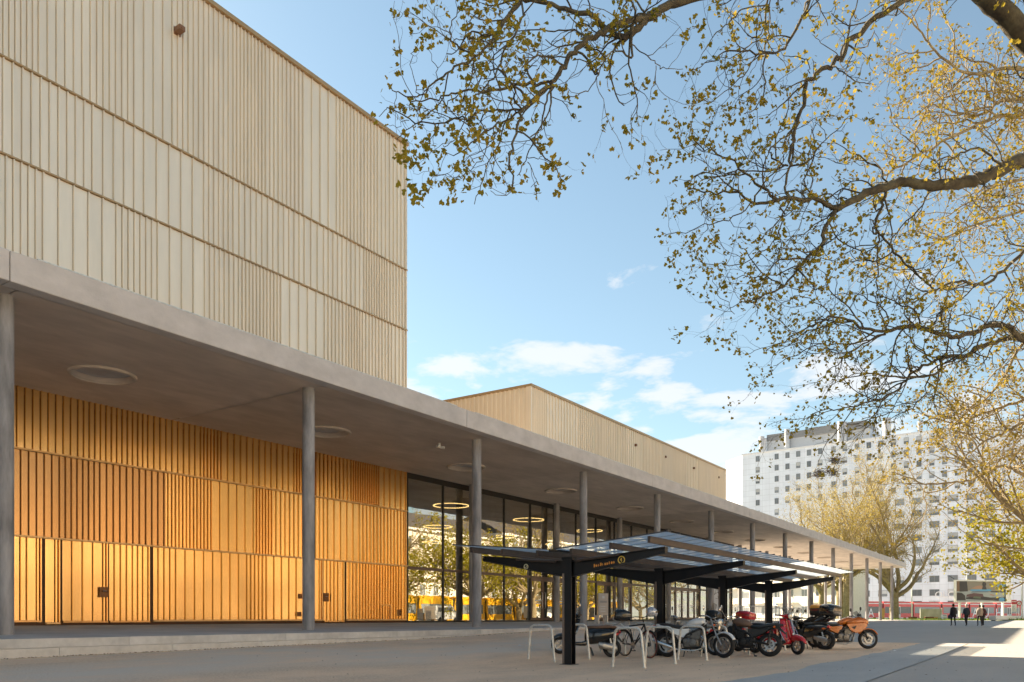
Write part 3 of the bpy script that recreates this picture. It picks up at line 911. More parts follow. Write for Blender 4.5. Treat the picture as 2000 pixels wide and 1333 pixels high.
# ------------------------------------------------------------------ bicycle hoops
def hoop_mesh():
    b = MB(); w, h, r = .62, .82, .13
    pts = [(-w / 2 - .06, 0, -.05)]
    for k in range(7):
        a = PI - k * PI / 12; pts.append((-w / 2 + r + r * math.cos(a) + .01, 0, h - r + r * math.sin(a)))
    for k in range(7):
        a = PI / 2 - k * PI / 12; pts.append((w / 2 - r + r * math.cos(a) - .01, 0, h - r + r * math.sin(a)))
    pts.append((w / 2 + .06, 0, -.05))
    b.tube(pts, .027, 12)
    return b.mesh('hoop', M['steel'], smooth=True)
hm = hoop_mesh()
near = [15.2, 16.87, 18.7, 20.3, 22.0, 23.7, 25.4]
farr = [15.8, 17.45, 19.45, 21.3, 23.1, 24.9]
ln = ['steel bicycle hoop nearest the viewer, alone in the gravel', 'steel hoop in front of the second shelter post', 'steel hoop in front of the white motorcycle engine', 'steel hoop beside the front wheel of the white motorcycle',
      'steel hoop between the brown seated motorcycle and red scooter', 'steel hoop right of the red scooter', 'steel hoop beside the black maxi scooter']
lf = ['steel hoop standing leftmost, left of the first shelter post', 'steel hoop across the black scooter just right of the first shelter post', 'steel hoop behind the tail of the black scooter',
      'steel hoop behind the bicycle wheel', 'steel hoop behind the brown seated motorcycle', 'steel hoop behind the black scooters']
hm_cap = MB().lathe([(.02, .0), (.05, .0), (.05, .008), (.02, .012)], n=16).mesh('foot_ring', M['steel'])
for lst, x, lb in ((near, -7.4, ln), (farr, -9.9, lf)):
    for y, l in zip(lst, lb):
        o = bpy.data.objects.new('bicycle_hoop', hm); COL.objects.link(o)
        o.location = (x + random.uniform(-.03, .03), y, gz(x, y)); o.rotation_euler = (random.uniform(-.015, .015), random.uniform(-.02, .02), random.uniform(-.05, .05))
        tag(o, l, 'bicycle rack', 'steel hoops set in the gravel')
        for s_ in (-1, 1): inst(hm_cap, 'foot_ring', o, (s_ * .365, 0, .004))

# ------------------------------------------------------------------ vehicles (local: x forward, y left, z up, wheels on z=0)
def wheel(par, x, Rr, tw, rimr, style, steer=0.0, disc=True, rimm='alu', y=0):
    b = MB(); hw = tw / 2
    prof = []
    for k in range(11):
        a = -PI * .62 + k * PI * 1.24 / 10
        prof.append((Rr - hw + hw * math.cos(a) * 1.0, hw * math.sin(a) * .98))
    prof = [(rimr, -hw * .62)] + prof + [(rimr, hw * .62)]
    b.lathe(prof, n=40, axis='y', closed=True)
    for k in range(0, 40, 2):                # tread blocks
        t = 2 * PI * k / 40
    o = b.build('wheel', M['rubber'], par, smooth=True, loc=(x, y, Rr))
    o.rotation_euler = (0, 0, steer)
    c = MB(); rw = hw * .62
    c.lathe([(rimr + .004, -rw - .004), (rimr + .004, rw + .004), (rimr - .018, rw - .004), (rimr - .028, 0), (rimr - .018, -rw + .004)], n=36, axis='y', closed=True)
    hub = .035 if style != 'wire' else .022
    c.lathe([(0.001, -rw * 1.1), (hub, -rw * 1.1), (hub, rw * 1.1), (0.001, rw * 1.1)], n=16, axis='y')
    ns = {'three': 3, 'five': 5, 'six': 6, 'wire': 0, 'double': 5}[style]
    for k in range(ns):
        a = 2 * PI * k / ns + .3
        for da in ((-.13, .13) if style == 'double' else (0,)):
            p0 = Vector((math.cos(a) * hub * .7, 0, math.sin(a) * hub * .7)); p1 = Vector((math.cos(a + da) * (rimr - .015), 0, math.sin(a + da) * (rimr - .015)))
            d = (p1 - p0).normalized(); nrm = Vector((-d.z, 0, d.x))
            w0, w1 = (.026, .017) if style != 'three' else (.045, .028)
            if style == 'double': w0, w1 = .012, .010
            yy_ = rw * .5
            v = [p0 + nrm * w0, p0 - nrm * w0, p1 - nrm * w1, p1 + nrm * w1]
            vv = [q + Vector((0, -yy_, 0)) for q in v] + [q + Vector((0, yy_, 0)) for q in v]
            c.add(vv, [(0, 1, 2, 3), (7, 6, 5, 4), (0, 4, 5, 1), (1, 5, 6, 2), (2, 6, 7, 3), (3, 7, 4, 0)])
    if style == 'wire':
        for k in range(28):
            a = 2 * PI * k / 28; s_ = (-1) ** k
            c.tube([(math.cos(a + .5 * s_) * hub, s_ * .02, math.sin(a + .5 * s_) * hub), (math.cos(a) * (rimr - .01), 0, math.sin(a) * (rimr - .01))], .0016, 3, caps=False)
    c.build('rim', M[rimm], o, smooth=True)
    if disc:
        dsc = MB()
        for s_ in (-1, 1):
            dsc.lathe([(rimr * .42, s_ * (hw * .75)), (rimr * .62, s_ * (hw * .75)), (rimr * .62, s_ * (hw * .75 + .005)), (rimr * .42, s_ * (hw * .75 + .005))], n=30, axis='y', closed=True)
            for k in range(5):
                a = 2 * PI * k / 5; dsc.tube([(math.cos(a) * .03, s_ * hw * .7, math.sin(a) * .03), (math.cos(a) * rimr * .45, s_ * hw * .77, math.sin(a) * rimr * .45)], .007, 4)
        dsc.build('brake_disc', M['disc'], o)
    return o

def fender(par, x, z, r0, w, a0, a1, m, steer=0, piv=None, name='mudguard'):
    b = MB(); n = 14
    vs_, fs = [], []
    cs_ = 7
    for i in range(n + 1):
        a = R(a0 + (a1 - a0) * i / n)
        ww = w * (1 - .25 * abs(2 * i / n - 1) ** 3)
        for k in range(cs_ + 1):
            u = -1 + 2 * k / cs_
            rr = r0 + .022 * (1 - u * u) - .02 * (abs(u) > .98)
            vs_.append((math.cos(a) * rr, u * ww / 2, math.sin(a) * rr))
    for i in range(n):
        for k in range(cs_):
            q = i * (cs_ + 1) + k
            fs.append((q, q + 1, q + cs_ + 2, q + cs_ + 1))
    b.add(vs_, fs)
    o = b.build(name, m, par, smooth=True, loc=(x, 0, z), angle=60)
    so = o.modifiers.new('solid', 'SOLIDIFY'); so.thickness = .006
    o.rotation_euler = (0, 0, steer)
    return o

def rounded(par, name, secs, m, axis='x', e=2.6, n=16, sub=1, loc=None):
    b = MB().loft(secs, n, axis, 0, e)
    o = b.build(name, m, par, smooth=True, angle=80, loc=loc)
    if sub:
        s_ = o.modifiers.new('sub', 'SUBSURF'); s_.levels = 1; s_.render_levels = 1
    return o

def mirrors(par, x, z, sp, m='blackpl', stem=.17, rnd=True):
    for s_ in (-1, 1):
        b = MB().tube([(x, s_ * sp * .62, z), (x + .01, s_ * sp * .78, z + stem * .8), (x - .01, s_ * sp * .92, z + stem)], .006, 6)
        o = b.build('mirror', M[m], par)
        c = MB()
        c.T = Matrix.Translation((x - .01, s_ * sp * .98, z + stem + .02)) @ Matrix.Rotation(.1 * s_, 4, 'Z')
        if rnd: c.lathe([(.001, .014), (.04, .012), (.056, 0), (.054, -.008), (.001, -.009)], n=20, axis='x')
        else: c.loft([(-.01, 0, 0, .055, .035), (.01, 0, 0, .05, .03), (.022, 0, 0, .02, .012)], 12)
        c.build('mirror_head', M[m], o, smooth=True)

def signals(par, pts, m='amber'):
    for p in pts:
        b = MB(); b.T = Matrix.Translation(p); b.lathe([(.001, .035), (.02, .03), (.028, .008), (.028, -.02), (.001, -.03)], n=14, axis='x')
        b.build('turn_signal', M[m], par, smooth=True)

def top_case(par, x, z, w, h, l, mbot, mtop=None, band=None, name='top_case', tilt=.0):
    b = MB().loft([(-l * .5, 0, -h * .1, w * .38, h * .25), (-l * .46, 0, -h * .06, w * .45, h * .36), (-l * .1, 0, 0, w * .5, h * .46), (l * .3, 0, 0, w * .48, h * .45), (l * .46, 0, -h * .02, w * .42, h * .38), (l * .5, 0, -h * .05, w * .34, h * .28)], 18, 'x', 0, 4.2)
    o = b.build(name, [mbot], par, smooth=True, angle=70, loc=(x, 0, z))
    o.rotation_euler = (0, tilt, 0)
    if mtop:
        c = MB().loft([(-l * .47, 0, h * .2, w * .43, h * .16), (-l * .1, 0, h * .24, w * .51, h * .24), (l * .3, 0, h * .24, w * .49, h * .23), (l * .47, 0, h * .2, w * .42, h * .16)], 18, 'x', 0, 3.4)
        c.build('case_lid', mtop, o, smooth=True, angle=70)
    c = MB().loft([(-l * .475, 0, 0, w * .475, .012), (-l * .1, 0, .0, w * .52, .012), (l * .3, 0, 0, w * .5, .012), (l * .47, 0, 0, w * .44, .012)], 18, 'x', 0, 4)
    c.build('case_seam', band or M['blackpl'], o, smooth=True)
    return o

def motorcycle(label, tank, side, seatm='seat', wb=1.43, Rr=.315, steer=0., fairing=None, case=None, frame='blackpl', wheelst='three', hl=True, exhaust='chrome', group='motorcycles and scooters under the shelter', tail=None, fenderm=None, rear_fat=.15, enginem='dkalu'):
    t = thing('motorcycle', label, 'motorcycle', group=group)
    xf, xr = wb / 2, -wb / 2
    wheel(t, xr, Rr, rear_fat, .215, wheelst, disc=True)
    # steering set
    sa = steer
    w = wheel(t, xf, Rr, .115, .215, wheelst, steer=sa, disc=True)
    hx, hz = xf - .46, .98            # steering head
    def st(p):                        # rotate a point about the steering axis foot (approx vertical at the wheel)
        v = Vector(p) - Vector((xf, 0, 0)); v.rotate(Matrix.Rotation(sa, 3, 'Z')); return v + Vector((xf, 0, 0))
    fk = MB()
    for s_ in (-1, 1):
        fk.tube([st((xf - .02, s_ * .085, Rr)), st((xf - .19, s_ * .095, .62))], .027, 10)
        fk.tube([st((xf - .19, s_ * .095, .62)), st((xf - .34, s_ * .10, 1.0))], .019, 10)
    fk.tube([st((xf - .31, -.12, .93)), st((xf - .31, .12, .93))], .026, 8); fk.tube([st((xf - .22, -.11, .72)), st((xf - .22, .11, .72))], .024, 8)
    fk.build('fork', M['alu'] if not fairing else M['blackpl'], t, smooth=True)
    fender(t, xf, Rr, Rr + .022, .16, 25, 150, fenderm or side, steer=sa)
    hb = MB()
    hb.tube([st((xf - .45, .38, 1.06)), st((xf - .37, .22, 1.07)), st((xf - .33, .06, 1.02)), st((xf - .33, -.06, 1.02)), st((xf - .37, -.22, 1.07)), st((xf - .45, -.38, 1.06))], .012, 8)
    h_ = hb.build('handlebar', M['chrome'] if not fairing else M['blackpl'], t, smooth=True)
    for s_ in (-1, 1):
        g_ = MB(); g_.tube([st((xf - .46, s_ * .39, 1.06)), st((xf - .405, s_ * .27, 1.07))], .018, 8)
        g_.tube([st((xf - .34, s_ * .3, 1.07)), st((xf - .36, s_ * .40, 1.05))], .006, 5)
        g_.build('grip', M['blackpl'], h_, smooth=True)
    for s_ in (-1, 1):
        b = MB().tube([st((xf - .38, s_ * .24, 1.08)), st((xf - .36, s_ * .33, 1.20)), st((xf - .37, s_ * .36, 1.24))], .006, 6)
        o = b.build('mirror', M['chrome' if not fairing else 'blackpl'], t)
        c = MB(); q = st((xf - .37, s_ * .37, 1.27)); c.T = Matrix.Translation(q)
        c.lathe([(.001, .016), (.045, .012), (.06, 0), (.058, -.01), (.001, -.012)], n=20, axis='x'); c.build('mirror_head', M['chrome' if not fairing else 'blackpl'], o, smooth=True)
    if hl:
        b = MB(); q = st((xf - .13, 0, .90)); b.T = Matrix.Translation(q) @ Matrix.Rotation(sa, 4, 'Z')
        b.lathe([(.001, -.13), (.06, -.12), (.092, -.03), (.098, .0), (.092, .015)], n=24, axis='x')
        o = b.build('headlight', M['chrome'] if not fairing else M['blackpl'], t, smooth=True)
        c = MB(); c.T = Matrix.Translation(q) @ Matrix.Rotation(sa, 4, 'Z'); c.lathe([(.09, .012), (.07, .03), (.04, .04), (.001, .043)], n=24, axis='x'); c.build('lens', M['lens'], o, smooth=True)
        b = MB(); q2 = st((xf - .25, 0, 1.09)); b.T = Matrix.Translation(q2) @ Matrix.Rotation(sa, 4, 'Z')
        for s_ in (-1, 1): b.lathe([(.001, .02), (.035, .02), (.04, 0), (.035, -.05), (.001, -.05)], (0, s_ * .05, 0), n=16, axis='x')
        b.build('instruments', M['blackpl'], t, smooth=True)
        b = MB(); q3 = st((xf - .15, 0, .76)); b.T = Matrix.Translation(q3) @ Matrix.Rotation(sa, 4, 'Z'); b.lathe([(.03, 0), (.045, 0), (.045, .015), (.03, .015)], n=20, axis='x', closed=True); b.lathe([(.001, .02), (.018, .02), (.02, -.02)], n=12, axis='x')
        b.build('horn', M['chrome'], t, smooth=True)
        signals(t, [st((xf - .18, s_ * .17, .83)) for s_ in (-1, 1)])
    signals(t, [(xr - .13, s_ * .13, .78) for s_ in (-1, 1)])
    # tank
    rounded(t, 'fuel_tank', [(hx + .02, 0, .90, .07, .06), (hx - .06, 0, .92, .13, .11), (hx - .24, 0, .90, .15, .125), (hx - .42, 0, .86, .115, .10), (hx - .52, 0, .80, .07, .05)], tank, e=2.5)
    cap = MB().cyl((hx - .18, 0, 1.02), (hx - .18, 0, 1.04), .04, 16).build('fuel_cap', M['chrome'], t, smooth=True)
    # seat
    rounded(t, 'seat', [(hx - .42, 0, .80, .08, .045), (hx - .56, 0, .775, .13, .05), (hx - .76, 0, .77, .15, .055), (hx - .90, 0, .82, .125, .055), (hx - 1.14, 0, .85, .10, .045), (hx - 1.22, 0, .85, .06, .03)], M[seatm], e=3)
    # tail and side panels
    rounded(t, 'tail_fairing', [(hx - .60, 0, .70, .10, .05), (hx - .85, 0, .73, .115, .07), (hx - 1.12, 0, .80, .09, .055), (hx - 1.32, 0, .84, .05, .03)], tail or side, e=3)
    for s_ in (-1, 1):
        b = MB(); pl = [(hx - .40, .74), (hx - .78, .72), (hx - 1.05, .78), (hx - .80, .60), (hx - .55, .50), (hx - .42, .56)]
        b.prism(pl[::s_], 'y', s_ * .115, s_ * .135); b.build('side_panel', side, t, bevel=.008)
    b = MB(); b.T = Matrix.Translation((hx - 1.34, 0, .80)); b.cbox((0, 0, 0), (.03, .16, .06)); b.build('tail_light', M['redlens'], t, bevel=.008)
    b = MB(); b.prism([(hx - 1.20, .79), (hx - 1.36, .62), (hx - 1.34, .60), (hx - 1.10, .76)], 'y', -.06, .06); b.box(hx - 1.385, hx - 1.375, -.09, .09, .50, .66)
    b.build('plate_holder', M['blackpl'], t)
    # frame and swingarm
    fr = MB()
    for s_ in (-1, 1):
        fr.tube([(hx, s_ * .03, .95), (hx - .12, s_ * .14, .74), (hx - .46, s_ * .15, .58), (hx - .60, s_ * .13, .38)], [.03, .034, .03, .026], 8)
        fr.tube([(hx, s_ * .02, .86), (hx - .02, s_ * .12, .5), (hx - .12, s_ * .13, .24), (hx - .58, s_ * .13, .22), (hx - .62, s_ * .12, .40)], .017, 8)
        fr.tube([(hx - .60, s_ * .12, .40), (xr, s_ * .11, Rr)], [.034, .024], 8)
        fr.tube([(hx - .6, s_ * .1, .62), (hx - 1.15, s_ * .07, .76)], .014, 6)
        fr.tube([(hx - 1.0, s_ * .14, .70), (xr + .03, s_ * .15, Rr + .02)], .026, 10)
    fr.build('frame', M[frame], t, smooth=True)
    # engine
    en = MB()
    ex = hx - .33
    en.loft([(ex - .24, 0, .38, .11, .11), (ex - .2, 0, .38, .15, .15), (ex + .12, 0, .37, .15, .14), (ex + .17, 0, .37, .10, .10)], 14, 'x', 0, 4)
    for i, zz in enumerate(np.arange(.50, .68, .022)):      # fins
        en.box(ex - .03 + i * .008, ex + .19 + i * .008, -.16, .16, zz, zz + .010)
    en.box(ex + .0, ex + .2, -.13, .13, .48, .70)
    for s_ in (-1, 1):
        en.lathe([(.001, s_ * .20), (.09, s_ * .19), (.105, s_ * .165), (.105, s_ * .14)], (ex + .03, 0, .38), n=24, axis='y')
        en.lathe([(.001, s_ * .185), (.05, s_ * .18), (.06, s_ * .14)], (ex - .17, 0, .42), n=20, axis='y')
    en.build('engine', M[enginem], t, smooth=True, angle=30)
    # exhaust
    exh = MB()
    exh.tube([(ex + .2, -.07, .56), (ex + .32, -.09, .45), (ex + .27, -.1, .24), (ex + .05, -.12, .17), (ex - .35, -.15, .19), (ex - .55, -.17, .26)], .021, 10)
    exh.tube([(ex + .2, .07, .56), (ex + .32, .06, .45), (ex + .27, .04, .24), (ex + .05, .0, .17), (ex - .25, -.08, .18)], .019, 10)
    exh.tube([(ex - .50, -.175, .25), (ex - .56, -.18, .27), (ex - .95, -.20, .40), (ex - 1.0, -.2, .415)], [.03, .048, .052, .04], 14)
    exh.build('exhaust', M[exhaust], t, smooth=True)
    b = MB().tube([(hx - .55, .13, .28), (hx - .62, .27, .01)], .011, 6); b.tube([(hx - .62, .27, .01), (hx - .68, .29, .006)], .018, 6)
    b.build('side_stand', M['blackpl'], t)
    for s_ in (-1, 1):
        MB().tube([(hx - .60, s_ * .14, .32), (hx - .60, s_ * .26, .32)], .013, 8).build('footpeg', M['alu'], t)
    if fairing:
        rounded(t, 'upper_fairing', [(hx + .50, 0, .84, .035, .03), (hx + .44, 0, .86, .10, .09), (hx + .30, 0, .88, .17, .15), (hx + .10, 0, .88, .20, .16), (hx - .14, 0, .86, .19, .12), (hx - .30, 0, .84, .15, .06)], fairing, e=2.4)
        for s_ in (-1, 1):
            c = MB(); pl = [(hx + .34, .84), (hx - .30, .80), (hx - .18, .60), (hx + .02, .50), (hx + .20, .56), (hx + .38, .72)]
            c.prism(pl[::s_], 'y', s_ * .17, s_ * .205); c.build('side_fairing', fairing, t, bevel=.012)
            c = MB(); c.prism([(hx + .02, .74), (hx - .14, .70), (hx - .04, .62)][::s_], 'y', s_ * .206, s_ * .209); c.build('fairing_vent', M['blackpl'], t)
        c = MB(); n = 9; vs_, fs = [], []
        for i in range(n + 1):
            u = -1 + 2 * i / n
            vs_ += [(hx + .33 - .10 * u * u, u * .17, .96), (hx + .12 - .06 * u * u, u * .14, 1.22 - .05 * u * u)]
        for i in range(n): fs.append((2 * i, 2 * i + 2, 2 * i + 3, 2 * i + 1))
        c.add(vs_, fs); c.build('windscreen', M['screen'], t, smooth=True)
        c = MB(); c.T = Matrix.Translation((hx + .455, 0, .84)); c.loft([(0, 0, 0, .09, .055), (.03, 0, -.01, .06, .035)], 14); c.build('headlight', M['lens'], t, smooth=True)
    if case:
        MB().tube([(hx - .95, .11, .86), (hx - 1.3, .11, .90), (hx - 1.34, 0, .90), (hx - 1.3, -.11, .90), (hx - .95, -.11, .86)], .011, 6).build('luggage_rack', M['blackpl'], t)
        top_case(t, hx - 1.18, 1.07, *case[:3], *case[3:])
    return t

def scooter(label, paint, seatm='seat', wb=1.28, Rr=.225, steer=0., case=None, screen=None, big=False, group='motorcycles and scooters under the shelter', trimm='chrome', rimst='five', chrome_rack=False):
    t = thing('scooter', label, 'scooter', group=group)
    xf, xr = wb / 2, -wb / 2
    k = 1.0
    wheel(t, xr, Rr, .12, Rr * .60, rimst, disc=False)
    wheel(t, xf, Rr, .105, Rr * .62, rimst, steer=steer, disc=big)
    def st(p):
        v = Vector(p) - Vector((xf, 0, 0)); v.rotate(Matrix.Rotation(steer, 3, 'Z')); return v + Vector((xf, 0, 0))
    b = MB(); b.tube([st((xf, .08, Rr)), st((xf - .08, .085, Rr + .2)), st((xf - .12, 0, Rr + .26)), st((xf - .30, 0, .98))], [.022, .022, .03, .026], 8); b.build('fork', M['alu'], t, smooth=True)
    if not big:
        o = rounded(t, 'mudguard', [(xf + .25, 0, Rr + .06, .02, .02), (xf + .19, 0, Rr + .14, .075, .07), (xf + .06, 0, Rr + .21, .10, .085), (xf - .10, 0, Rr + .22, .10, .09), (xf - .20, 0, Rr + .18, .07, .08)], paint, e=2.2)
    else:
        fender(t, xf, Rr, Rr + .02, .14, 20, 150, paint, steer=steer)
    # leg shield: curved upright panel
    b = MB(); n = 12; m_ = 8
    vs_, fs = [], []
    for j in range(m_ + 1):
        v = j / m_
        z = .34 + v * .60
        x0 = xf - .16 - .20 * v - (.03 * math.sin(v * PI))
        hw = (.17 + .06 * math.sin(min(1, v * 1.25) * PI)) * (1 if not big else 1.12)
        if v > .75: hw *= 1 - .9 * (v - .75)
        for i in range(n + 1):
            u = -1 + 2 * i / n
            vs_.append((x0 - .11 * abs(u) ** 2.2, u * hw, z))
    for j in range(m_):
        for i in range(n):
            q = j * (n + 1) + i; fs.append((q, q + 1, q + n + 2, q + n + 1))
    b.add(vs_, fs); o = b.build('leg_shield', paint, t, smooth=True, angle=60); so = o.modifiers.new('solid', 'SOLIDIFY'); so.thickness = .022
    if not big:
        tr = MB(); tr.tube([vs_[j * (n + 1)] for j in range(m_ + 1)] , .008, 6); tr.tube([vs_[j * (n + 1) + n] for j in range(m_ + 1)], .008, 6)
        tr.tube([vs_[m_ * (n + 1) + i] for i in range(n + 1)], .008, 6)
        tr.build('shield_trim', M[trimm], o, smooth=True)
        c = MB(); c.prism([(-.028, .36), (.028, .36), (.018, .88), (-.018, .88)], 'x', xf - .40, xf - .38)
        c2 = MB(); c2.loft([(.34, xf - .12, 0, .05, .035), (.6, xf - .20, 0, .035, .04), (.9, xf - .30, 0, .03, .03)], 10, 'z', 0, 2.2); c2.build('horn_cover', paint, t, smooth=True)
        c = MB(); c.T = Matrix.Translation((xf - .115, 0, .50)) @ Matrix.Rotation(-.3, 4, 'Y'); c.cbox((0, 0, 0), (.012, .085, .12)); 
        c.build('badge', M['white' if paint.name.startswith('red') else 'chrome'], t, bevel=.004)
    # floorboard and lower
    rounded(t, 'floorboard', [(xf - .16, 0, .36, .13, .10), (xf - .28, 0, .29, .17, .05), (xf - .55, 0, .28, .165, .05), (xf - .70, 0, .34, .14, .10)], paint if not big else M['blackpl'], e=4)
    if big:
        rounded(t, 'front_body', [(xf + .10, 0, .74, .04, .06), (xf + .02, 0, .76, .15, .14), (xf - .14, 0, .76, .22, .2), (xf - .30, 0, .72, .2, .18), (xf - .42, 0, .60, .10, .16)], paint, e=2.6)
        rounded(t, 'tunnel', [(xf - .28, 0, .5, .10, .18), (xf - .5, 0, .46, .12, .16), (xf - .72, 0, .5, .15, .2)], M['blackpl'], e=3)
    # rear body
    zs = .06 if big else 0
    rounded(t, 'rear_body', [(xf - .60, 0, .48, .10, .16), (xf - .68, 0, .51 + zs, .15, .23), (xf - .92, 0, .53 + zs, .205, .23), (xf - 1.15, 0, .565 + zs, .21, .19), (xf - 1.38, 0, .63 + zs, .16, .13), (xf - 1.50, 0, .68 + zs, .07, .06)], paint, e=2.5)
    rounded(t, 'seat', [(xf - .60, 0, .72 + zs, .07, .03), (xf - .72, 0, .735 + zs, .13, .045), (xf - .98, 0, .74 + zs, .155, .05), (xf - 1.10, 0, .775 + zs, .14, .05), (xf - 1.34, 0, .78 + zs, .12, .04), (xf - 1.42, 0, .775 + zs, .06, .02)], M[seatm], e=3)
    # headset
    hx = xf - .36
    o = rounded(t, 'headset', [(hx + .13, 0, 1.0, .055, .055), (hx + .08, 0, 1.0, .085, .075), (hx - .02, 0, 1.0, .09, .06), (hx - .12, 0, .99, .05, .03)], paint, e=2.1)
    c = MB(); c.T = Matrix.Translation((hx + .10, 0, 1.0)); c.lathe([(.07, 0), (.078, .02), (.068, .035), (.03, .05), (.001, .053)], n=22, axis='x'); c.build('headlight', M['lens'], t, smooth=True)
    MB().tube([(hx - .06, -.2, 1.01), (hx - .02, -.06, 1.0), (hx - .02, .06, 1.0), (hx - .06, .2, 1.01)], [.024, .035, .035, .024], 10).build('handlebar', paint, t, smooth=True)
    for s_ in (-1, 1):
        b = MB(); b.tube([(hx - .06, s_ * .2, 1.01), (hx - .10, s_ * .34, 1.01)], .019, 8); b.tube([(hx - .02, s_ * .2, 1.02), (hx - .03, s_ * .34, 1.01)], .005, 5)
        b.build('grip', M['blackpl'], t, smooth=True)
    mirrors(t, hx - .04, 1.03, .36, trimm, .20)
    b = MB(); b.T = Matrix.Translation((xf - 1.50, 0, .66 + zs)); b.loft([(-.02, 0, 0, .05, .03), (.03, 0, 0, .09, .05)], 12); b.build('tail_light', M['redlens'], t, smooth=True)
    for s_ in (-1, 1):
        b = MB(); b.T = Matrix.Translation((xf - 1.40, s_ * .155, .60 + zs)); b.loft([(-.05, 0, 0, .01, .02), (0, 0, 0, .022, .035), (.06, 0, 0, .01, .02)], 10); b.build('rear_signal', M['redlens' if not big else 'amber'], t, smooth=True)
    # engine, belt cover, exhaust, stand
    b = MB(); b.loft([(xr - .10, .12, Rr + .0, .04, .06), (xr + .02, .13, Rr + .02, .055, .10), (xr + .22, .13, Rr + .05, .055, .085), (xr + .36, .12, Rr + .08, .04, .06)], 14, 'x', 0, 2.6)
    b.lathe([(.001, .19), (.05, .185), (.06, .17)], (xr + .22, 0, Rr + .05), n=20, axis='y')
    b.build('engine_cover', M['alu'], t, smooth=True)
    b = MB(); b.tube([(xr + .32, -.1, Rr), (xr + .15, -.15, Rr - .03), (xr - .22, -.16, Rr + .03)], [.02, .05, .045], 12); b.build('exhaust', M['alu'], t, smooth=True)
    b = MB()
    for s_ in (-1, 1): b.tube([(xf - .78, s_ * .10, .22), (xf - .86, s_ * .15, .01)], .012, 6)
    b.build('centre_stand', M['blackpl'], t)
    b = MB(); b.tube([(xr + .03, .12, Rr + .05), (xr + .10, .12, .55)], .024, 8); b.build('shock_absorber', M['alu'], t, smooth=True)
    b = MB(); b.prism([(xf - 1.42, .62), (xf - 1.58, .42), (xf - 1.56, .40), (xf - 1.36, .58)], 'y', -.05, .05); b.box(xf - 1.60, xf - 1.59, -.08, .08, .36, .50); b.build('plate_holder', M['blackpl'], t)
    if screen:
        c = MB(); n2 = 9; vs2, fs2 = [], []
        hh = screen
        for i in range(n2 + 1):
            u = -1 + 2 * i / n2
            vs2 += [(hx + .14 - .05 * u * u, u * .15, 1.03), (hx - .03 - .04 * u * u, u * .13, 1.03 + hh - .05 * u * u)]
        for i in range(n2): fs2.append((2 * i, 2 * i + 2, 2 * i + 3, 2 * i + 1))
        c.add(vs2, fs2); c.build('windscreen', M['screen'], t, smooth=True)
    if chrome_rack:
        MB().tube([(xf - .10, .2, .36), (xf - .2, .26, .6), (xf - .32, .25, .8)], .011, 6).build('guard_bar', M['chrome'], t, smooth=True)
    if big:
        rounded(t, 'tail_fairing', [(xf - .90, 0, .80, .13, .07), (xf - 1.15, 0, .88, .145, .10), (xf - 1.45, 0, .97, .12, .09), (xf - 1.66, 0, 1.03, .07, .05), (xf - 1.72, 0, 1.04, .03, .02)], paint, e=2.6)
        rounded(t, 'pillion_seat', [(xf - 1.08, 0, .95, .09, .03), (xf - 1.2, 0, .98, .13, .04), (xf - 1.40, 0, 1.03, .11, .035), (xf - 1.46, 0, 1.04, .06, .02)], M[seatm], e=3)
    if case:
        MB().tube([(xf - 1.28, .1, .80 + zs), (xf - 1.55, .1, .93 + zs * 1.6), (xf - 1.6, 0, .93 + zs * 1.6), (xf - 1.55, -.1, .93 + zs * 1.6), (xf - 1.28, -.1, .80 + zs)], .012, 6).build('luggage_rack', M['alu'], t)
        top_case(t, xf - 1.52, 1.09 + zs * 2.6, *case[:3], *case[3:])
    return t

def park(t, pf, pr, d, wb, lean=0., flip_depth=None, dd=0.):
    """stand vehicle so that its wheels show at photo columns pf (front) and pr (rear) around depth d; dd = front minus rear depth"""
    df, dr = d + dd / 2, d - dd / 2
    a = P(pf, HZ, df); b_ = P(pr, HZ, dr)
    c = (a + b_) / 2
    dirv = a - b_; dirv.z = 0
    ang = math.atan2(dirv.y, dirv.x)
    h = Vector((math.cos(ang), math.sin(ang), 0)) * wb / 2
    zf, zr_ = gz(c.x + h.x, c.y + h.y), gz(c.x - h.x, c.y - h.y)
    t.location = (c.x, c.y, (zf + zr_) / 2 + .004)
    t.rotation_mode = 'XYZ'
    pitch = -math.atan2(zf - zr_, wb)
    t.rotation_euler = (lean, pitch, ang)

v = scooter('black scooter at the left behind the first shelter post, facing left, big black case', M['blackgl'], seatm='brownseat', case=(.46, .34, .42, M['blackgl']), screen=None, wb=1.33, Rr=.235, steer=.1, rimst='double')
park(v, 1094, 1193, 20.7, 1.33, lean=.05)
v = motorcycle('white and silver motorcycle with round headlight turned to the viewer', M['silver'], M['silver'], wb=1.45, steer=-.42, frame='blackpl', fenderm=M['silver'], wheelst='three', group=None)
park(v, 1411, 1306, 20.9, 1.45, lean=-.06, dd=-.55)
v = motorcycle('dark motorcycle with brown leather seat and tank seen from its rear wheel', M['brownseat'], M['blackpl'], seatm='seat', wb=1.42, steer=-.3, frame='blackpl', rear_fat=.17, tail=M['blackpl'], wheelst='five', exhaust='blackpl', enginem='blackpl', group=None)
park(v, 1405, 1495, 21.6, 1.42, lean=.07, dd=.55)
v = scooter('bright red classic scooter with chrome edged shield facing right', M['red'], wb=1.27, Rr=.225, steer=-.25, screen=.22, chrome_rack=True, rimst='double', group=None)
park(v, 1544, 1487, 22.9, 1.27, lean=-.05, dd=-.72); v.scale = (1.07, 1.07, 1.07)
v = scooter('black maxi scooter with black top case, nearest the orange motorcycle', M['blackgl'], wb=1.42, Rr=.295, steer=.1, big=True, case=(.60, .42, .52, M['blackgl']), screen=.3, trimm='blackpl', group=None)
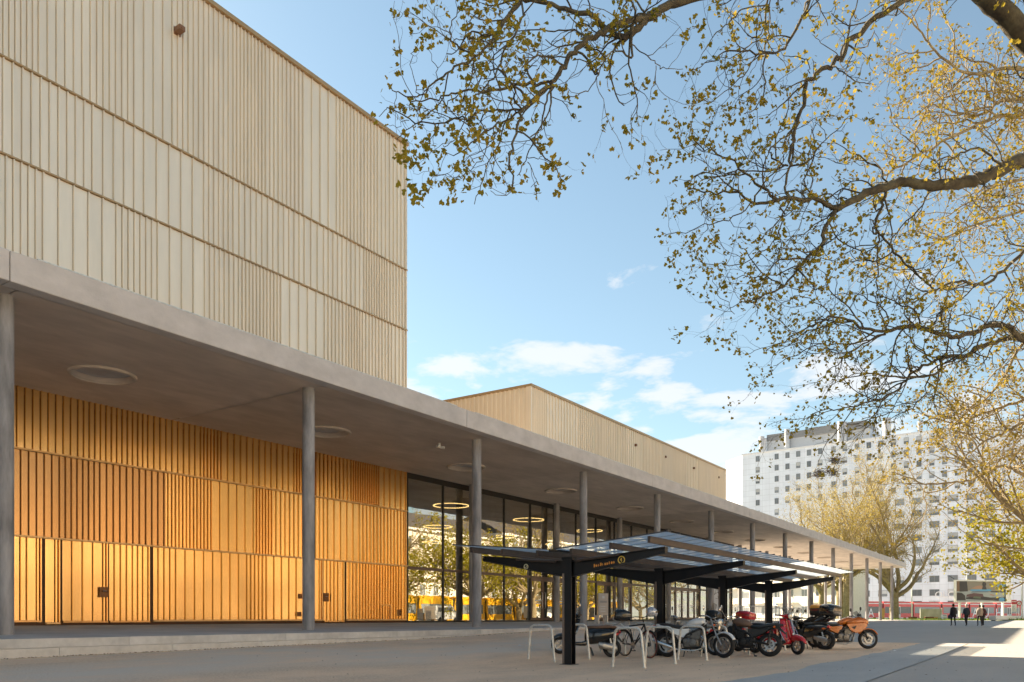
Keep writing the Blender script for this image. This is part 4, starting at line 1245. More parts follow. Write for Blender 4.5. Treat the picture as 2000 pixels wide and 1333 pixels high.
park(v, 1546, 1604, 26.0, 1.42, lean=.05, dd=.85)
v = scooter('black maxi scooter with ochre lidded top case behind the red scooter', M['blackpl'], wb=1.40, Rr=.28, steer=.1, big=True, case=(.52, .42, .46, M['blackpl'], M['ochre'], M['red']), screen=.3, trimm='blackpl', group=None)
park(v, 1530, 1583, 27.6, 1.40, lean=.05, dd=.9)
v = motorcycle('orange half faired motorcycle standing rightmost, facing right', M['orange'], M['orange'], wb=1.46, fairing=M['orange'], steer=0, fenderm=M['orange'], wheelst='double', enginem='dkalu', exhaust='alu', tail=M['blackpl'], group=None)
park(v, 1695, 1607, 26.0, 1.46, lean=-.05)
v = scooter('grey scooter with black case behind the white motorcycle', M['alu'], wb=1.3, Rr=.23, big=False, case=(.42, .34, .40, M['blackpl']), trimm='blackpl', group=None)
park(v, 1300, 1368, 23.6, 1.3, lean=.05, dd=.6)
v = scooter('dark scooter with red delivery box behind the brown seated motorcycle', M['blackpl'], wb=1.3, Rr=.23, screen=.45, trimm='blackpl', case=(.46, .30, .5, M['red']), group=None)
park(v, 1380, 1432, 25.0, 1.3, lean=.05, dd=.7)

# ------------------------------------------------------------------ bicycle and helmet
def bicycle():
    t = thing('bicycle', 'black city bicycle between the black scooter and second shelter post', 'bicycle')
    Rr = .345; xf, xr = .52, -.52
    wheel(t, xf, Rr, .036, .318, 'wire', steer=.0, disc=False)
    wheel(t, xr, Rr, .036, .318, 'wire', disc=False)
    b = MB()
    bb = (-.10, 0, .30); hd = (.36, 0, .86); hd2 = (.40, 0, .70); st_ = (-.26, 0, .80)
    for a, c in ((bb, hd2), (st_, hd), (bb, st_), (bb, hd)):
        b.tube([a, c], .017, 8)
    b.tube([hd, hd2], .022, 8)
    for s_ in (-1, 1):
        b.tube([(bb[0], s_ * .03, bb[2]), (xr, s_ * .06, Rr)], .011, 6); b.tube([(st_[0], s_ * .02, st_[2] - .06), (xr, s_ * .06, Rr)], .009, 6)
        b.tube([(hd2[0], s_ * .05, hd2[2] - .02), (hd2[0] + .03, s_ * .055, .62), (xf, s_ * .055, Rr)], .012, 6)
    b.build('frame', M['blackpl'], t, smooth=True)
    h = MB(); h.tube([(.33, 0, .9), (.31, 0, 1.02)], .014, 8); h.tube([(.18, .30, 1.04), (.28, .2, 1.06), (.34, 0, 1.03), (.28, -.2, 1.06), (.18, -.30, 1.04)], .012, 8)
    h.build('handlebar', M['blackpl'], t, smooth=True)
    rounded(t, 'saddle', [(-.10, 0, .94, .02, .015), (-.2, 0, .945, .04, .02), (-.34, 0, .95, .085, .025), (-.42, 0, .95, .06, .015)], M['seat'])
    MB().tube([(-.26, 0, .8), (-.29, 0, .93)], .013, 8).build('seat_post', M['alu'], t)
    c = MB(); c.lathe([(.001, -.055), (.09, -.05), (.09, -.045), (.001, -.042)], (bb[0], 0, bb[2]), n=28, axis='y'); c.tube([(bb[0], -.07, bb[2]), (bb[0] + .12, -.08, bb[2] - .12)], .01, 6); c.tube([(bb[0], .07, bb[2]), (bb[0] - .12, .08, bb[2] + .12)], .01, 6)
    c.build('crank', M['alu'], t, smooth=True)
    for s_, (px_, pz) in ((-1, (.12, -.12)), (1, (-.12, .12))):
        MB().cbox((bb[0] + px_, s_ * .12, bb[2] + pz), (.09, .08, .02)).build('pedal', M['blackpl'], t)
    fender(t, xf, Rr, Rr + .012, .05, 40, 175, M['blackpl']); fender(t, xr, Rr, Rr + .012, .05, 10, 190, M['blackpl'])
    d = MB(); d.tube([(xr + .05, .07, .72), (xr - .28, .07, .74), (xr - .28, -.07, .74), (xr + .05, -.07, .72)], .007, 5); d.tube([(xr - .1, .07, .73), (xr, .065, Rr)], .006, 5)
    d.build('carrier', M['blackpl'], t)
    b = MB(); b.T = Matrix.Translation((xf - .02, 0, Rr)); b.lathe([(.001, -.05), (.05, -.045), (.055, 0), (.05, .045), (.001, .05)], n=20, axis='y'); b.build('hub_dynamo', M['blackpl'], t, smooth=True)
    rm = MB().lathe([(.322, -.006), (.330, -.006), (.330, .006), (.322, .006)], (xf, -.013, Rr), 'y', 48, closed=True); rm.build('red_rim_stripe', mat('red_stripe', (.5, .04, .03), .4), t)
    return t
v = bicycle(); park(v, 1267, 1222, 20.9, 1.04, lean=.06, dd=-.85)
hp = P(1273, 1197, 20.6)
t = thing('motorcycle_helmet', 'blue and silver helmet hanging on the bicycle handlebar', 'helmet', hp, .8)
b = MB(); b.loft([(-.14, 0, .0, .03, .03), (-.125, 0, .01, .085, .09), (-.05, 0, .02, .12, .125), (.05, 0, .02, .115, .12), (.12, 0, -.01, .08, .09), (.145, 0, -.02, .04, .05)], 18, 'x', 0, 2.1); b.build('shell', M['bluehelmet'], t, smooth=True, angle=80)
b = MB(); b.loft([(.06, 0, .02, .118, .045), (.125, 0, .01, .082, .04), (.15, 0, 0, .05, .03)], 16, 'x', 0, 2.4); b.build('visor', M['blackgl'], t, smooth=True)
# ------------------------------------------------------------------ big white hotel block
def lay(o, a, ang):
    o.location = a; o.rotation_euler = (0, 0, ang)
M['tiles'] = None
def tiled(name, col, sx, sz, mortar):
    m = bpy.data.materials.new(name); m.use_nodes = True
    N, L = m.node_tree.nodes, m.node_tree.links; b = N['Principled BSDF']; b.inputs['Roughness'].default_value = .35
    tcn = N.new('ShaderNodeTexCoord'); sp_ = N.new('ShaderNodeSeparateXYZ'); cb_ = N.new('ShaderNodeCombineXYZ')
    L.new(tcn.outputs['Object'], sp_.inputs[0]); L.new(sp_.outputs['X'], cb_.inputs[0]); L.new(sp_.outputs['Z'], cb_.inputs[1])
    br = N.new('ShaderNodeTexBrick'); br.offset = 0; br.inputs['Scale'].default_value = 1; br.inputs['Brick Width'].default_value = sx; br.inputs['Row Height'].default_value = sz
    br.inputs['Mortar Size'].default_value = mortar; br.inputs['Color1'].default_value = (*col, 1); br.inputs['Color2'].default_value = (*[c * .93 for c in col], 1); br.inputs['Mortar'].default_value = (*[c * .62 for c in col], 1)
    L.new(cb_.outputs[0], br.inputs['Vector'])
    nz = N.new('ShaderNodeTexNoise'); nz.inputs['Scale'].default_value = .25; nz.inputs['Detail'].default_value = 6
    mp = N.new('ShaderNodeMapping'); mp.inputs['Scale'].default_value = (1.5, 1, .25); L.new(tcn.outputs['Object'], mp.inputs[0]); L.new(mp.outputs[0], nz.inputs['Vector'])
    mr = N.new('ShaderNodeMapRange'); mr.inputs['From Min'].default_value = .3; mr.inputs['From Max'].default_value = .7; mr.inputs['To Min'].default_value = .86; mr.inputs['To Max'].default_value = 1.04
    L.new(nz.outputs['Fac'], mr.inputs['Value'])
    hs = N.new('ShaderNodeHueSaturation'); L.new(mr.outputs[0], hs.inputs['Value']); L.new(br.outputs['Color'], hs.inputs['Color']); L.new(hs.outputs[0], b.inputs['Base Color'])
    return m
M['tiles'] = tiled('white_glazed_tiles', (.84, .90, .97), 1.9, 1.5, .022)
A_ = P(1450, HZ, 226); B_ = P(1860, HZ, 194)
A_.z = B_.z = 0
hd_ = (B_ - A_).normalized(); hang = math.atan2(hd_.y, hd_.x)
HL = 86.0
HTOP = EYE + 45.1
hotel = thing('hotel_building', 'huge white tiled hotel block with small windows far behind the trees', 'building', A_, hang)
hb_ = MB()
foot = [(0, 0), (HL, 0), (HL, 20), (-9, 20)]
# chamfered left end
foot = [(0, 0), (HL, 0), (HL, 24), (-7.0, 24), (-7.0, 5.2)]
hb_.prism(foot, 'z', 0, HTOP)
wallh = hb_.build('wall', M['tiles'], hotel)
hb2 = MB(); hb2.prism([(-.2, -.2), (HL + .2, -.2), (HL + .2, .3), (.1, .3)], 'z', HTOP, HTOP + .35); hb2.build('parapet', M['white'], hotel)
def hot_u(px):      # distance along the face for a photo column
    r = (px - 1000) / F
    n = Vector((-hd_.y, hd_.x, 0))
    ray = Vector((CS * r - SN, SN * r + CS, 0))
    k = A_.dot(n) / ray.dot(n)
    return (ray * k - A_).dot(hd_)
M['blind'] = mat('window_blind', (.55, .57, .56), .7, rnd=.25)
def win_mesh(w, h, two=False, blind=.0):
    b = MB()
    b.box(-w / 2, w / 2, -.012, -.004, 0, h, 0)
    return b.mesh('window', M['winglass']), MB().box(-w / 2 - .06, w / 2 + .06, -.05, -.013, -.06, 0).box(-w / 2 - .06, w / 2 + .06, -.05, -.013, h, h + .06).box(-w / 2 - .06, -w / 2, -.05, -.013, 0, h).box(w / 2, w / 2 + .06, -.05, -.013, 0, h).box(-.025, .025, -.03, -.013, 0, h).mesh('frame', mat('window_frame', (.30, .31, .32), .5)), \
        MB().box(-w / 2 + .02, w / 2 - .02, -.030, -.014, h * .42, h - .01).mesh('blind', M['blind'])
ws = win_mesh(1.0, 1.45); wl_ = win_mesh(2.05, 1.45)
cols_u = [1480, 1517, 1538, 1559, 1580, 1602, 1628, 1650, 1674, 1697, 1720, 1745, 1770, 1795, 1820, 1845, 1870, 1896]
cols_l = [1690, 1724, 1757, 1791, 1825, 1861, 1897, 1933]
rows = [EYE + 42.9 - 3.02 * k for k in range(11)]
rw_ = random.Random(5)
def put_win(mset, u, z, blind=True):
    o = inst(mset[0], 'window', hotel, (u, 0, z)); inst(mset[1], 'frame', o)
    if blind and rw_.random() < .6: inst(mset[2], 'blind', o)
for k, z in enumerate(rows):
    for px in cols_u:
        if k > 4 and px > 1530: continue
        if k > 6 : continue
        put_win(ws, hot_u(px), z)
for k in range(5, 11):
    for px in cols_l: put_win(wl_, hot_u(px), rows[k])
for z in (9.6, 6.3, 3.5):
    for px in cols_l + [1655]: put_win(wl_, hot_u(px), z)
# roof plant
M['plant'] = mat('roof_plant_grey', (.50, .51, .53), .5, var=.08); M['plantd'] = mat('roof_plant_dark', (.25, .25, .25), .6, var=.1)
u0, u1, u2 = hot_u(1490), hot_u(1574), hot_u(1692)
b = MB(); b.box(u0, u2, 3.0, 13, HTOP, HTOP + 3.6, 0); b.box(u0, u1, 2.9, 13, HTOP + 3.6, HTOP + 5.4, 1); b.box(u1, u2 - .8, 2.4, 13, HTOP + 3.6, HTOP + 5.6, 1)
b.build('roof_plant', [M['plant'], M['plantd']], hotel)
for px, hh, r_ in ((1482, 5.0, .7), (1488, 4.4, .5), (1532, 6.0, .7), (1637, 6.0, .8), (1646, 5.8, .4), (1728, 5.2, 1.0), (1793, 3.2, .6)):
    MB().cyl((hot_u(px), 2.2, HTOP - .3), (hot_u(px), 2.2, HTOP + hh), r_, 20).build('vent_stack', M['plant'], hotel, smooth=True)
# flat metal letters on the facade, partly hidden by the billboard
def text_obj(txt, size, m, parent, loc, rot, name='lettering', ext=.02, align='LEFT', sx=1):
    cu = bpy.data.curves.new('t', 'FONT'); cu.body = txt; cu.size = size; cu.extrude = ext; cu.align_x = align
    tmp = bpy.data.objects.new('t', cu); COL.objects.link(tmp)
    dg = bpy.context.evaluated_depsgraph_get()
    me = bpy.data.meshes.new_from_object(tmp.evaluated_get(dg))
    bpy.data.objects.remove(tmp); bpy.data.curves.remove(cu)
    me.materials.clear(); me.materials.append(m)
    o = bpy.data.objects.new(name, me); COL.objects.link(o); o.parent = parent; o.location = loc; o.rotation_euler = rot; o.scale = (sx, 1, 1)
    return o
M['letter'] = mat('letter_white', (.9, .9, .9), .4)
text_obj('OLCN', 2.0, M['letter'], hotel, (hot_u(1826), -.12, EYE + (HZ - 1167.5) / F * 198), (R(90), 0, 0), sx=1.05, ext=.06)

# ------------------------------------------------------------------ pale apartment building seen between the far columns
ra = P(1652, HZ, 134); ra.z = .6
apa = math.atan2(-.55, .835)
La = 50
apt = thing('apartment_building', 'pale low apartment building with balconies seen between the far canopy columns', 'building', ra - Vector((math.cos(apa), math.sin(apa), 0)) * La, apa)
M['cream'] = mat('cream_render', (.72, .66, .56), .8, var=.08); M['pale'] = mat('pale_render', (.76, .74, .70), .8, var=.06)
b = MB(); b.box(0, La, 0, 4.5, -.3, 9.3); b.build('wall', M['pale'], apt)
b = MB(); b.box(-.3, La + .1, -.5, 4.7, 9.3, 9.6); b.build('roof', M['cream'], apt)
wmesh = MB().box(-.7, .7, -.02, 0.02, 0, 1.5).mesh('window', M['winglass']); wfr = MB().box(-.78, -.7, -.06, .0, -.05, 1.55).box(.7, .78, -.06, 0, -.05, 1.55).box(-.78, .78, -.08, 0, -.12, -.05).box(-.03, .03, -.05, 0, 0, 1.5).mesh('frame', M['white'])
for fl_ in range(3):
    z = .9 + fl_ * 3.0
    for i in range(14):
        o = inst(wmesh, 'window', apt, (2 + i * 3.5, 0, z)); inst(wfr, 'frame', o)
    if fl_:
        for i in range(6):
            o = MB().box(1.0 + i * 8, 7.0 + i * 8, -1.4, 0, z - .95, z - .8).box(1 + i * 8, 7 + i * 8, -1.4, -1.33, z - .8, z + .15).build('balcony', M['cream'], apt)

# ------------------------------------------------------------------ tram
def tram(label, a, c, paint, z0, nmod, letters=None, grp=None):
    d = (c - a); L_ = d.length; ang = math.atan2(d.y, d.x)
    t = thing('tram', label, 'tram', (a.x, a.y, z0), ang, grp)
    ml = L_ / nmod
    bm_ = MB()
    for (z_a, z_b, y0, y1) in ((.35, 1.25, 0, 2.4), (1.25, 2.55, .03, 2.37), (2.55, 3.3, .0, 2.4)):
        pass
    low_ = MB().box(.18, ml - .18, 0, 2.4, .35, 1.2).box(.18, ml - .18, .0, 2.4, 2.45, 3.2).box(.18, .5, 0.0, 2.4, 1.2, 2.45).box(ml - .5, ml - .18, 0.0, 2.4, 1.2, 2.45).box(.4, ml - .4, .3, 2.1, 3.2, 3.45)
    mm = low_.mesh('car_body', paint)
    bel = MB().box(-.18, .18, .12, 2.28, .4, 3.1).mesh('bellows', M['blackpl'])
    wd = MB().box(.5, ml - .5, .04, 2.36, 1.2, 2.45).mesh('window_band', M['winglass'])
    dr = MB().box(-.62, -.03, -.02, .0, .45, 2.5).box(.03, .62, -.02, 0, .45, 2.5).mesh('door', M['pale'])
    drg = MB().box(-.52, -.12, -.03, -.021, 1.0, 2.35).box(.12, .52, -.03, -.021, 1.0, 2.35).mesh('door_glass', M['winglass'])
    st_ = MB().box(.2, ml - .2, -.012, -.002, 2.95, 3.12).mesh('roof_stripe', M['white'])
    ws_ = MB().lathe([(.001, -.05), (.3, -.05), (.3, .1), (.001, .1)], n=20, axis='y').mesh('wheel', M['blackpl'])
    for i in range(nmod):
        o = inst(mm, 'car_body', t, (i * ml, 0, 0)); inst(wd, 'window_band', o); inst(st_, 'roof_stripe', o)
        if i: inst(bel, 'bellows', t, (i * ml, 0, 0))
        if i % 2 == 1:
            q = inst(dr, 'door', t, (i * ml + ml * .5, 0, 0)); inst(drg, 'door_glass', q)
        for f_ in (.25, .75): inst(ws_, 'wheel', t, (i * ml + ml * f_, .15, .3))
    MB().tube([(ml * 1.5, 1.2, 3.4), (ml * 1.5 + 1.2, 1.2, 4.1), (ml * 1.5 + .1, 1.2, 5.0)], .04, 5).build('pantograph', M['blackpl'], t)
    if letters:
        for txt, u, sz in letters:
            text_obj(txt, sz, M['letter'], t, (u, -.03, .5), (R(90), 0, 0), ext=.01)
    return t
M['tramred'] = mat('tram_coral_red', (.70, .09, .09), .35, var=.05, coat=.3)
ta, tc_ = P(1664, HZ, 152), P(1996, HZ, 170)
tl = (tc_ - ta); 
def tram_u(px):
    r = (px - 1000) / F; dd = Vector((tl.x, tl.y, 0)).normalized(); n = Vector((-dd.y, dd.x, 0)); ray = Vector((CS * r - SN, SN * r + CS, 0))
    a0 = Vector((ta.x, ta.y, 0)); k = a0.dot(n) / ray.dot(n); return (ray * k - a0).dot(dd)
tram('long coral red tram with big white letters passing beyond the lawn', Vector((ta.x, ta.y, 0)), Vector((tc_.x, tc_.y, 0)), M['tramred'], .62, 6,
     [('W', tram_u(1674), 2.3), ('A', tram_u(1695), 2.3), ('I', tram_u(1723), 2.3), ('A', tram_u(1899), 2.5), ('U', tram_u(1920), 2.5), ('H', tram_u(1944), 2.5)])

# ------------------------------------------------------------------ billboard
def face_thing(name, label, cat, pa, pb, d, z0, grp=None):
    a, c = P(pa, HZ, d[0]), P(pb, HZ, d[1]); v = c - a
    t = thing(name, label, cat, (a.x, a.y, z0), math.atan2(v.y, v.x), grp)
    return t, math.hypot(v.x, v.y)
g0 = .63
t, w = face_thing('billboard', 'large billboard with a dark and blue picture on metal legs above the tram', 'billboard', 1866, 1975, (120, 122), g0)
zb0 = EYE + 2.35 - g0; zt0 = EYE + 5.35 - g0
b = MB(); b.box(0, w - .7, 0, .35, zb0 - .15, zb0); b.box(0, w - .7, 0, .35, zt0, zt0 + .2); b.box(0, .22, 0, .35, zb0, zt0); b.box(w - .92, w - .7, 0, .35, zb0, zt0); b.build('frame', M['steel'], t)
for i in range(5): MB().box(w - .66 + i * .15, w - .58 + i * .15, .05, .2, zb0 - .1, zt0 + .1).build('side_louvre', M['steel'], t)
W2 = w - .7 - .44
def scol(n, c): return mat('print_' + n, c, .45)
b = MB(); patches = []
def pat(x0, x1, z0, z1, mi): patches.append((x0, x1, z0, z1, mi))
pms = [scol('beige', (.30, .25, .19)), scol('dark', (.015, .012, .016)), scol('brown', (.22, .11, .05)), scol('bluegrey', (.16, .22, .28)), scol('sky', (.10, .38, .62)), scol('pale', (.42, .44, .42)), scol('plum', (.12, .04, .045)), scol('skin', (.48, .26, .16)), scol('green', (.10, .14, .08))]
H2 = zt0 - zb0
def fx(u): return .22 + u * W2
def fz(v): return zb0 + v * H2
yb0 = .15
b.box(fx(0), fx(1), yb0, yb0 + .05, fz(0), fz(1), 0)
def poly(pts, mi, lay_=1):
    k = yb0 - .004 * lay_
    b.add([(fx(u), k, fz(v)) for u, v in pts], [tuple(range(len(pts)))], mi)
def ell(cu, cv, a_, b_, mi, lay_=2, n=20):
    poly([(cu + a_ * math.cos(2 * PI * k / n), cv + b_ * math.sin(2 * PI * k / n)) for k in range(n)], mi, lay_)
poly([(0, 0), (1, 0), (1, .5), (.55, .46), (.3, .55), (0, .5)], 5, 1)
poly([(0, .5), (.07, .5), (.07, 1), (0, 1)], 2, 2); poly([(.07, .48), (.24, .5), (.22, 1), (.07, 1)], 1, 2)
poly([(0, 0), (.2, 0), (.18, .3), (.12, .42), (.03, .44), (0, .4)], 1, 3)
poly([(.2, .12), (1, .02), (1, .22), (.7, .2), (.45, .28), (.2, .2)], 1, 3)
poly([(.2, .24), (.4, .2), (.56, .24), (.54, .38), (.36, .42), (.22, .34)], 6, 4); poly([(.34, .16), (.5, .14), (.5, .24), (.36, .26)], 8, 5)
poly([(.28, .52), (.72, .52), (.70, .62), (.3, .60)], 4, 5); poly([(.3, .44), (.66, .46), (.62, .54), (.32, .5)], 3, 4)
ell(.57, .86, .04, .12, 1, 5); poly([(.28, .62), (.62, .60), (.6, .72), (.48, .80), (.4, .76)], 7, 4); poly([(.52, .6), (.62, .6), (.6, .76), (.54, .76)], 1, 6)
poly([(.83, .74), (1, .74), (1, .88), (.83, .86)], 4, 4); poly([(.7, .46), (1, .46), (1, .52), (.7, .52)], 1, 4); ell(.93, .1, .06, .10, 4, 5)
poly([(.02, .02), (.35, .02), (.35, .06), (.02, .06)], 5, 6)
poly([(.68, .32), (.78, .28), (.78, .32), (.7, .38)], 7, 6)
b.build('picture', pms, t)
for x in (1.0, w / 2, w - 1.2): MB().box(x - .12, x + .12, .2, .45, 0, zb0).build('leg', M['steel'], t)
MB().tube([(-.1, .1, zt0 + .3), (-1.6, -.6, zt0 + .75), (-2.0, -.8, zt0 + .7)], .05, 6).build('floodlight', M['blackpl'], t)

# smaller things round the lawn
def boxthing(name, label, cat, pa, pb, d, z0, h, dep, m, grp=None, extra=None):
    t, w = face_thing(name, label, cat, pa, pb, (d, d), z0, grp)
    b = MB(); b.box(0, w, 0, dep, 0, h); b.build('panel', m, t, bevel=.02)
    if extra: extra(t, w)
    return t
M['tarp'] = mat('patterned_screen', (.42, .39, .24), .7, col2=(.60, .55, .42), vscale=.8, stretch=(1.5, 1, .6), detail=2)
def legs(t, w):
    for x in (.05, w - .05): MB().box(x - .05, x + .05, -.06, -.002, -.25, 1.6).build('post', M['steel'], t)
boxthing('screen_panel', 'beige patterned screen panel standing on the lawn before the tram', 'panel', 1797, 1840, 122, .85, 1.45, .08, M['tarp'], extra=legs)
M['rust'] = mat('rusty_steel', (.20, .065, .03), .7, var=.3)
M['ply'] = mat('orange_wood', (.62, .36, .12), .6, var=.15)
def rim_(t, w): MB().box(.06, w - .06, .06, .5, .46, .48).build('seat_top', M['ply'], t)
boxthing('planter_box', 'rust brown box seat right of the last canopy column', 'bench', 1778, 1792, 117, .64, .46, .6, M['rust'], 'box seats on the lawn', rim_)
boxthing('planter_box', 'rust brown box seat in front of the patterned screen', 'bench', 1808, 1824, 117, .64, .46, .6, M['rust'], 'box seats on the lawn', rim_)
boxthing('wood_block', 'orange wooden block beside the rust brown box seat', 'bench', 1824, 1832, 117.2, .64, .44, .6, M['ply'])
boxthing('wood_block', 'orange wooden panel between the last canopy columns', 'panel', 1719, 1728, 119, .64, 1.7, .3, M['ply'])
def stripes(t, w):
    for i in range(3): MB().box(.05, w - .05, -.01, -.002, .12 + i * .25, .2 + i * .25).build('slot', M['plantd'], t)
boxthing('white_cabinet', 'small white slatted cabinet right of the patterned screen', 'cabinet', 1841, 1850, 118, .64, .8, .5, M['white'], extra=stripes)
a, c = P(1945, HZ, 92), P(1999, HZ, 112)
v = c - a; z_ = gz(a.x, a.y)
t = thing('white_bench', 'long white block bench at the right edge of the plaza', 'bench', (a.x, a.y, z_), math.atan2(v.y, v.x))
L_ = math.hypot(v.x, v.y)
b = MB(); b.prism([(.3, .12), (L_, .12), (L_, .62), (-.1, .62)], 'y', 0, .7); b.build('seat', M['white'], t, bevel=.03)
for x in (.8, L_ / 2, L_ - .8): MB().box(x - .2, x + .2, .15, .55, -.1, .12).build('leg', M['plantd'], t)
def pole(name, label, cat, px, d, ztop, r, m, z0=None, grp=None):
    p = P(px, HZ, d); z0 = gz(p.x, p.y) if z0 is None else z0
    t = thing(name, label, cat, (p.x, p.y, z0), 0, grp)
    MB().tube([(0, 0, 0), (0, 0, ztop - z0)], [r, r * .7], 10).build('pole', m, t, smooth=True)
    MB().cyl((0, 0, 0), (0, 0, .35), r * 1.7, 12).build('base', m, t)
    return t
t = pole('flag_pole', 'thin white pole rising before the hotel right of the last column', 'pole', 1781, 128, 9.0, .10, M['white'], .64)
t = pole('flag_pole', 'tall thin white pole above the left edge of the billboard', 'pole', 1888, 130, 13.5, .10, M['white'], .64)
t = pole('lamp_post', 'pale lamp post at the right picture edge beyond the plaza', 'lamp post', 1996, 110, 8.2, .13, M['pale'])
MB().tube([(0, 0, 7.4), (.1, -.1, 7.7), (-1.2, .3, 7.8)], .06, 6).build('lamp_arm', M['pale'], t)
t = pole('lamp_post', 'pale pole beside the fourth last canopy column', 'lamp post', 1661.5, 126, 7.4, .09, M['pale'], .64)
MB().cyl((0, 0, 6.6), (0, 0, 6.9), .2, 12).build('lamp_head', M['pale'], t)
p = P(1990, HZ, 105)
t = thing('no_entry_sign', 'round red and white traffic sign on a post beside the tram front', 'traffic sign', (p.x, p.y, gz(p.x, p.y)), YAW)
MB().cyl((0, 0, 0), (0, 0, 2.6), .04, 8).build('post', M['steel'], t)
b = MB(); b.lathe([(.001, 0), (.36, 0), (.36, .03), (.001, .03)], (0, -.06, 2.2), 'y', 28); b.build('disc', mat('sign_red', (.5, .02, .04), .4), t)
b = MB(); b.lathe([(.001, 0), (.24, 0), (.24, .01), (.001, .01)], (0, -.075, 2.2), 'y', 28); b.build('face', M['white'], t)
MB().tube([(-.2, -.085, 2.02), (.2, -.085, 2.38)], .03, 4).build('bar', mat('sign_bar', (.4, .02, .04), .4), t)
p = P(1975.5, HZ, 104)
t = thing('stop_sign', 'red and white tram stop sign left of the round traffic sign', 'sign', (p.x, p.y, gz(p.x, p.y)), YAW)
for x in (.0, .62): MB().cyl((x, 0, 0), (x, 0, 2.6), .03, 8).build('post', M['steel'], t)
MB().box(-.02, .64, -.05, -.01, 2.1, 2.62).build('red_panel', mat('sign_red_panel', (.5, .03, .05), .4), t)
for i in range(3): MB().box(.08 + i * .18, .2 + i * .18, -.056, -.0505, 2.34, 2.48).build('white_mark', M['white'], t)
MB().box(-.02, .64, -.05, -.01, 1.1, 2.05).build('white_panel', M['white'], t)
for i in range(5): MB().box(.05, .3 + .06 * (i % 3), -.056, -.0505, 1.2 + i * .15, 1.25 + i * .15).build('print_line', M['plantd'], t)
# crowd barriers behind the motorcycles
def barrier(px, d, label, L_=2.2):
    p = P(px, HZ, d); z = ZP + (ZB - ZP) * min(1, max(0, (-15 - p.x) / 8)) if p.x < XK else gz(p.x, p.y)
    t = thing('crowd_barrier', label, 'barrier', (p.x, p.y, z), YAW + .12, 'steel crowd barriers under the canopy')
    b = MB(); b.tube([(0, 0, 0), (0, 0, 1.02), (.08, 0, 1.1), (L_ - .08, 0, 1.1), (L_, 0, 1.02), (L_, 0, 0)], .02, 8); b.tube([(0, 0, .2), (L_, 0, .2)], .015, 6)
    b.build('frame', M['steel'], t, smooth=True)
    rod = MB().cyl((0, 0, .2), (0, 0, 1.1), .008, 6).mesh('rod', M['steel'])
    k = .12
    while k < L_ - .05: inst(rod, 'rod', t, (k, 0, 0)); k += .125
    ft = MB().box(-.02, .02, -.3, .3, 0, .03).mesh('foot', M['steel'])
    inst(ft, 'foot', t, (.0, 0, 0)); inst(ft, 'foot', t, (L_, 0, 0))
barrier(1440, 40, 'left steel crowd barrier behind the red delivery box')
barrier(1496, 41, 'right steel crowd barrier behind the red scooter windscreen', 1.9)
# information boards by the glass front
t, w = face_thing('poster_stand', 'pale poster board with dark print behind the black scooter top case', 'sign', 1169, 1188, (33, 33.4), ZB - .05)
MB().box(0, w, 0, .03, .35, 1.0 + .25).build('board', mat('poster_pale', (.40, .36, .32), .6), t)
MB().box(w * .15, w * .85, -.006, -.001, .86, .95).build('dark_print', M['plantd'], t)
for i in range(3): MB().box(w * .2, w * .7, -.006, -.001, .5 + i * .1, .53 + i * .1).build('print_line', M['plant'], t)
MB().box(w * .38, w * .62, -.006, -.001, 1.04, 1.14).build('mark', M['plant'], t)
for x in (.03, w - .03): MB().box(x - .02, x + .02, -.0, .25, 0, .35).build('leg', M['steel'], t)
t, w = face_thing('poster_banner', 'white banner with a dark line drawing beyond the glass front', 'banner', 1391, 1407, (52, 52.2), ZB - .05)
MB().box(0, w, 0, .04, .3, 2.6).build('cloth', mat('banner_cloth', (.62, .64, .67), .7), t)
b = MB()
for pts in ([(.15, 1.7), (.3, 2.2), (.4, 1.75)], [(.12, 1.75), (.42, 1.9)], [(.2, 1.5), (.4, 1.45), (.35, 1.65)]):
    b.tube([(x * w * 1.9, -.01, z) for x, z in pts], .012, 4)
b.build('line_drawing', M['blackpl'], t)
for x in (.05, w - .05): MB().box(x - .02, x + .02, .045, .08, 0, 2.6).build('post', M['steel'], t)
# tiny white paper bits
for i, (px, py) in enumerate(((1015, 1276), (1748, 1270), (1226, 1283))):
    d = 1583 * .98 / (py - HZ); p = P(px, HZ, d); 
    o = MB().add([(-.05, -.03, .0), (.04, -.035, .012), (.05, .03, 0), (-.03, .04, .02), (0, 0, .03)], [(0, 1, 4), (1, 2, 4), (2, 3, 4), (3, 0, 4)]).build('paper_scrap', M['white'], None, loc=(p.x, p.y, gz(p.x, p.y) + .016))
    tag(o, ['crumpled white paper scrap left of the first hoops', 'white paper scrap on the asphalt near the orange motorcycle', 'tiny white paper scrap by the foot of a hoop'][i], 'litter')

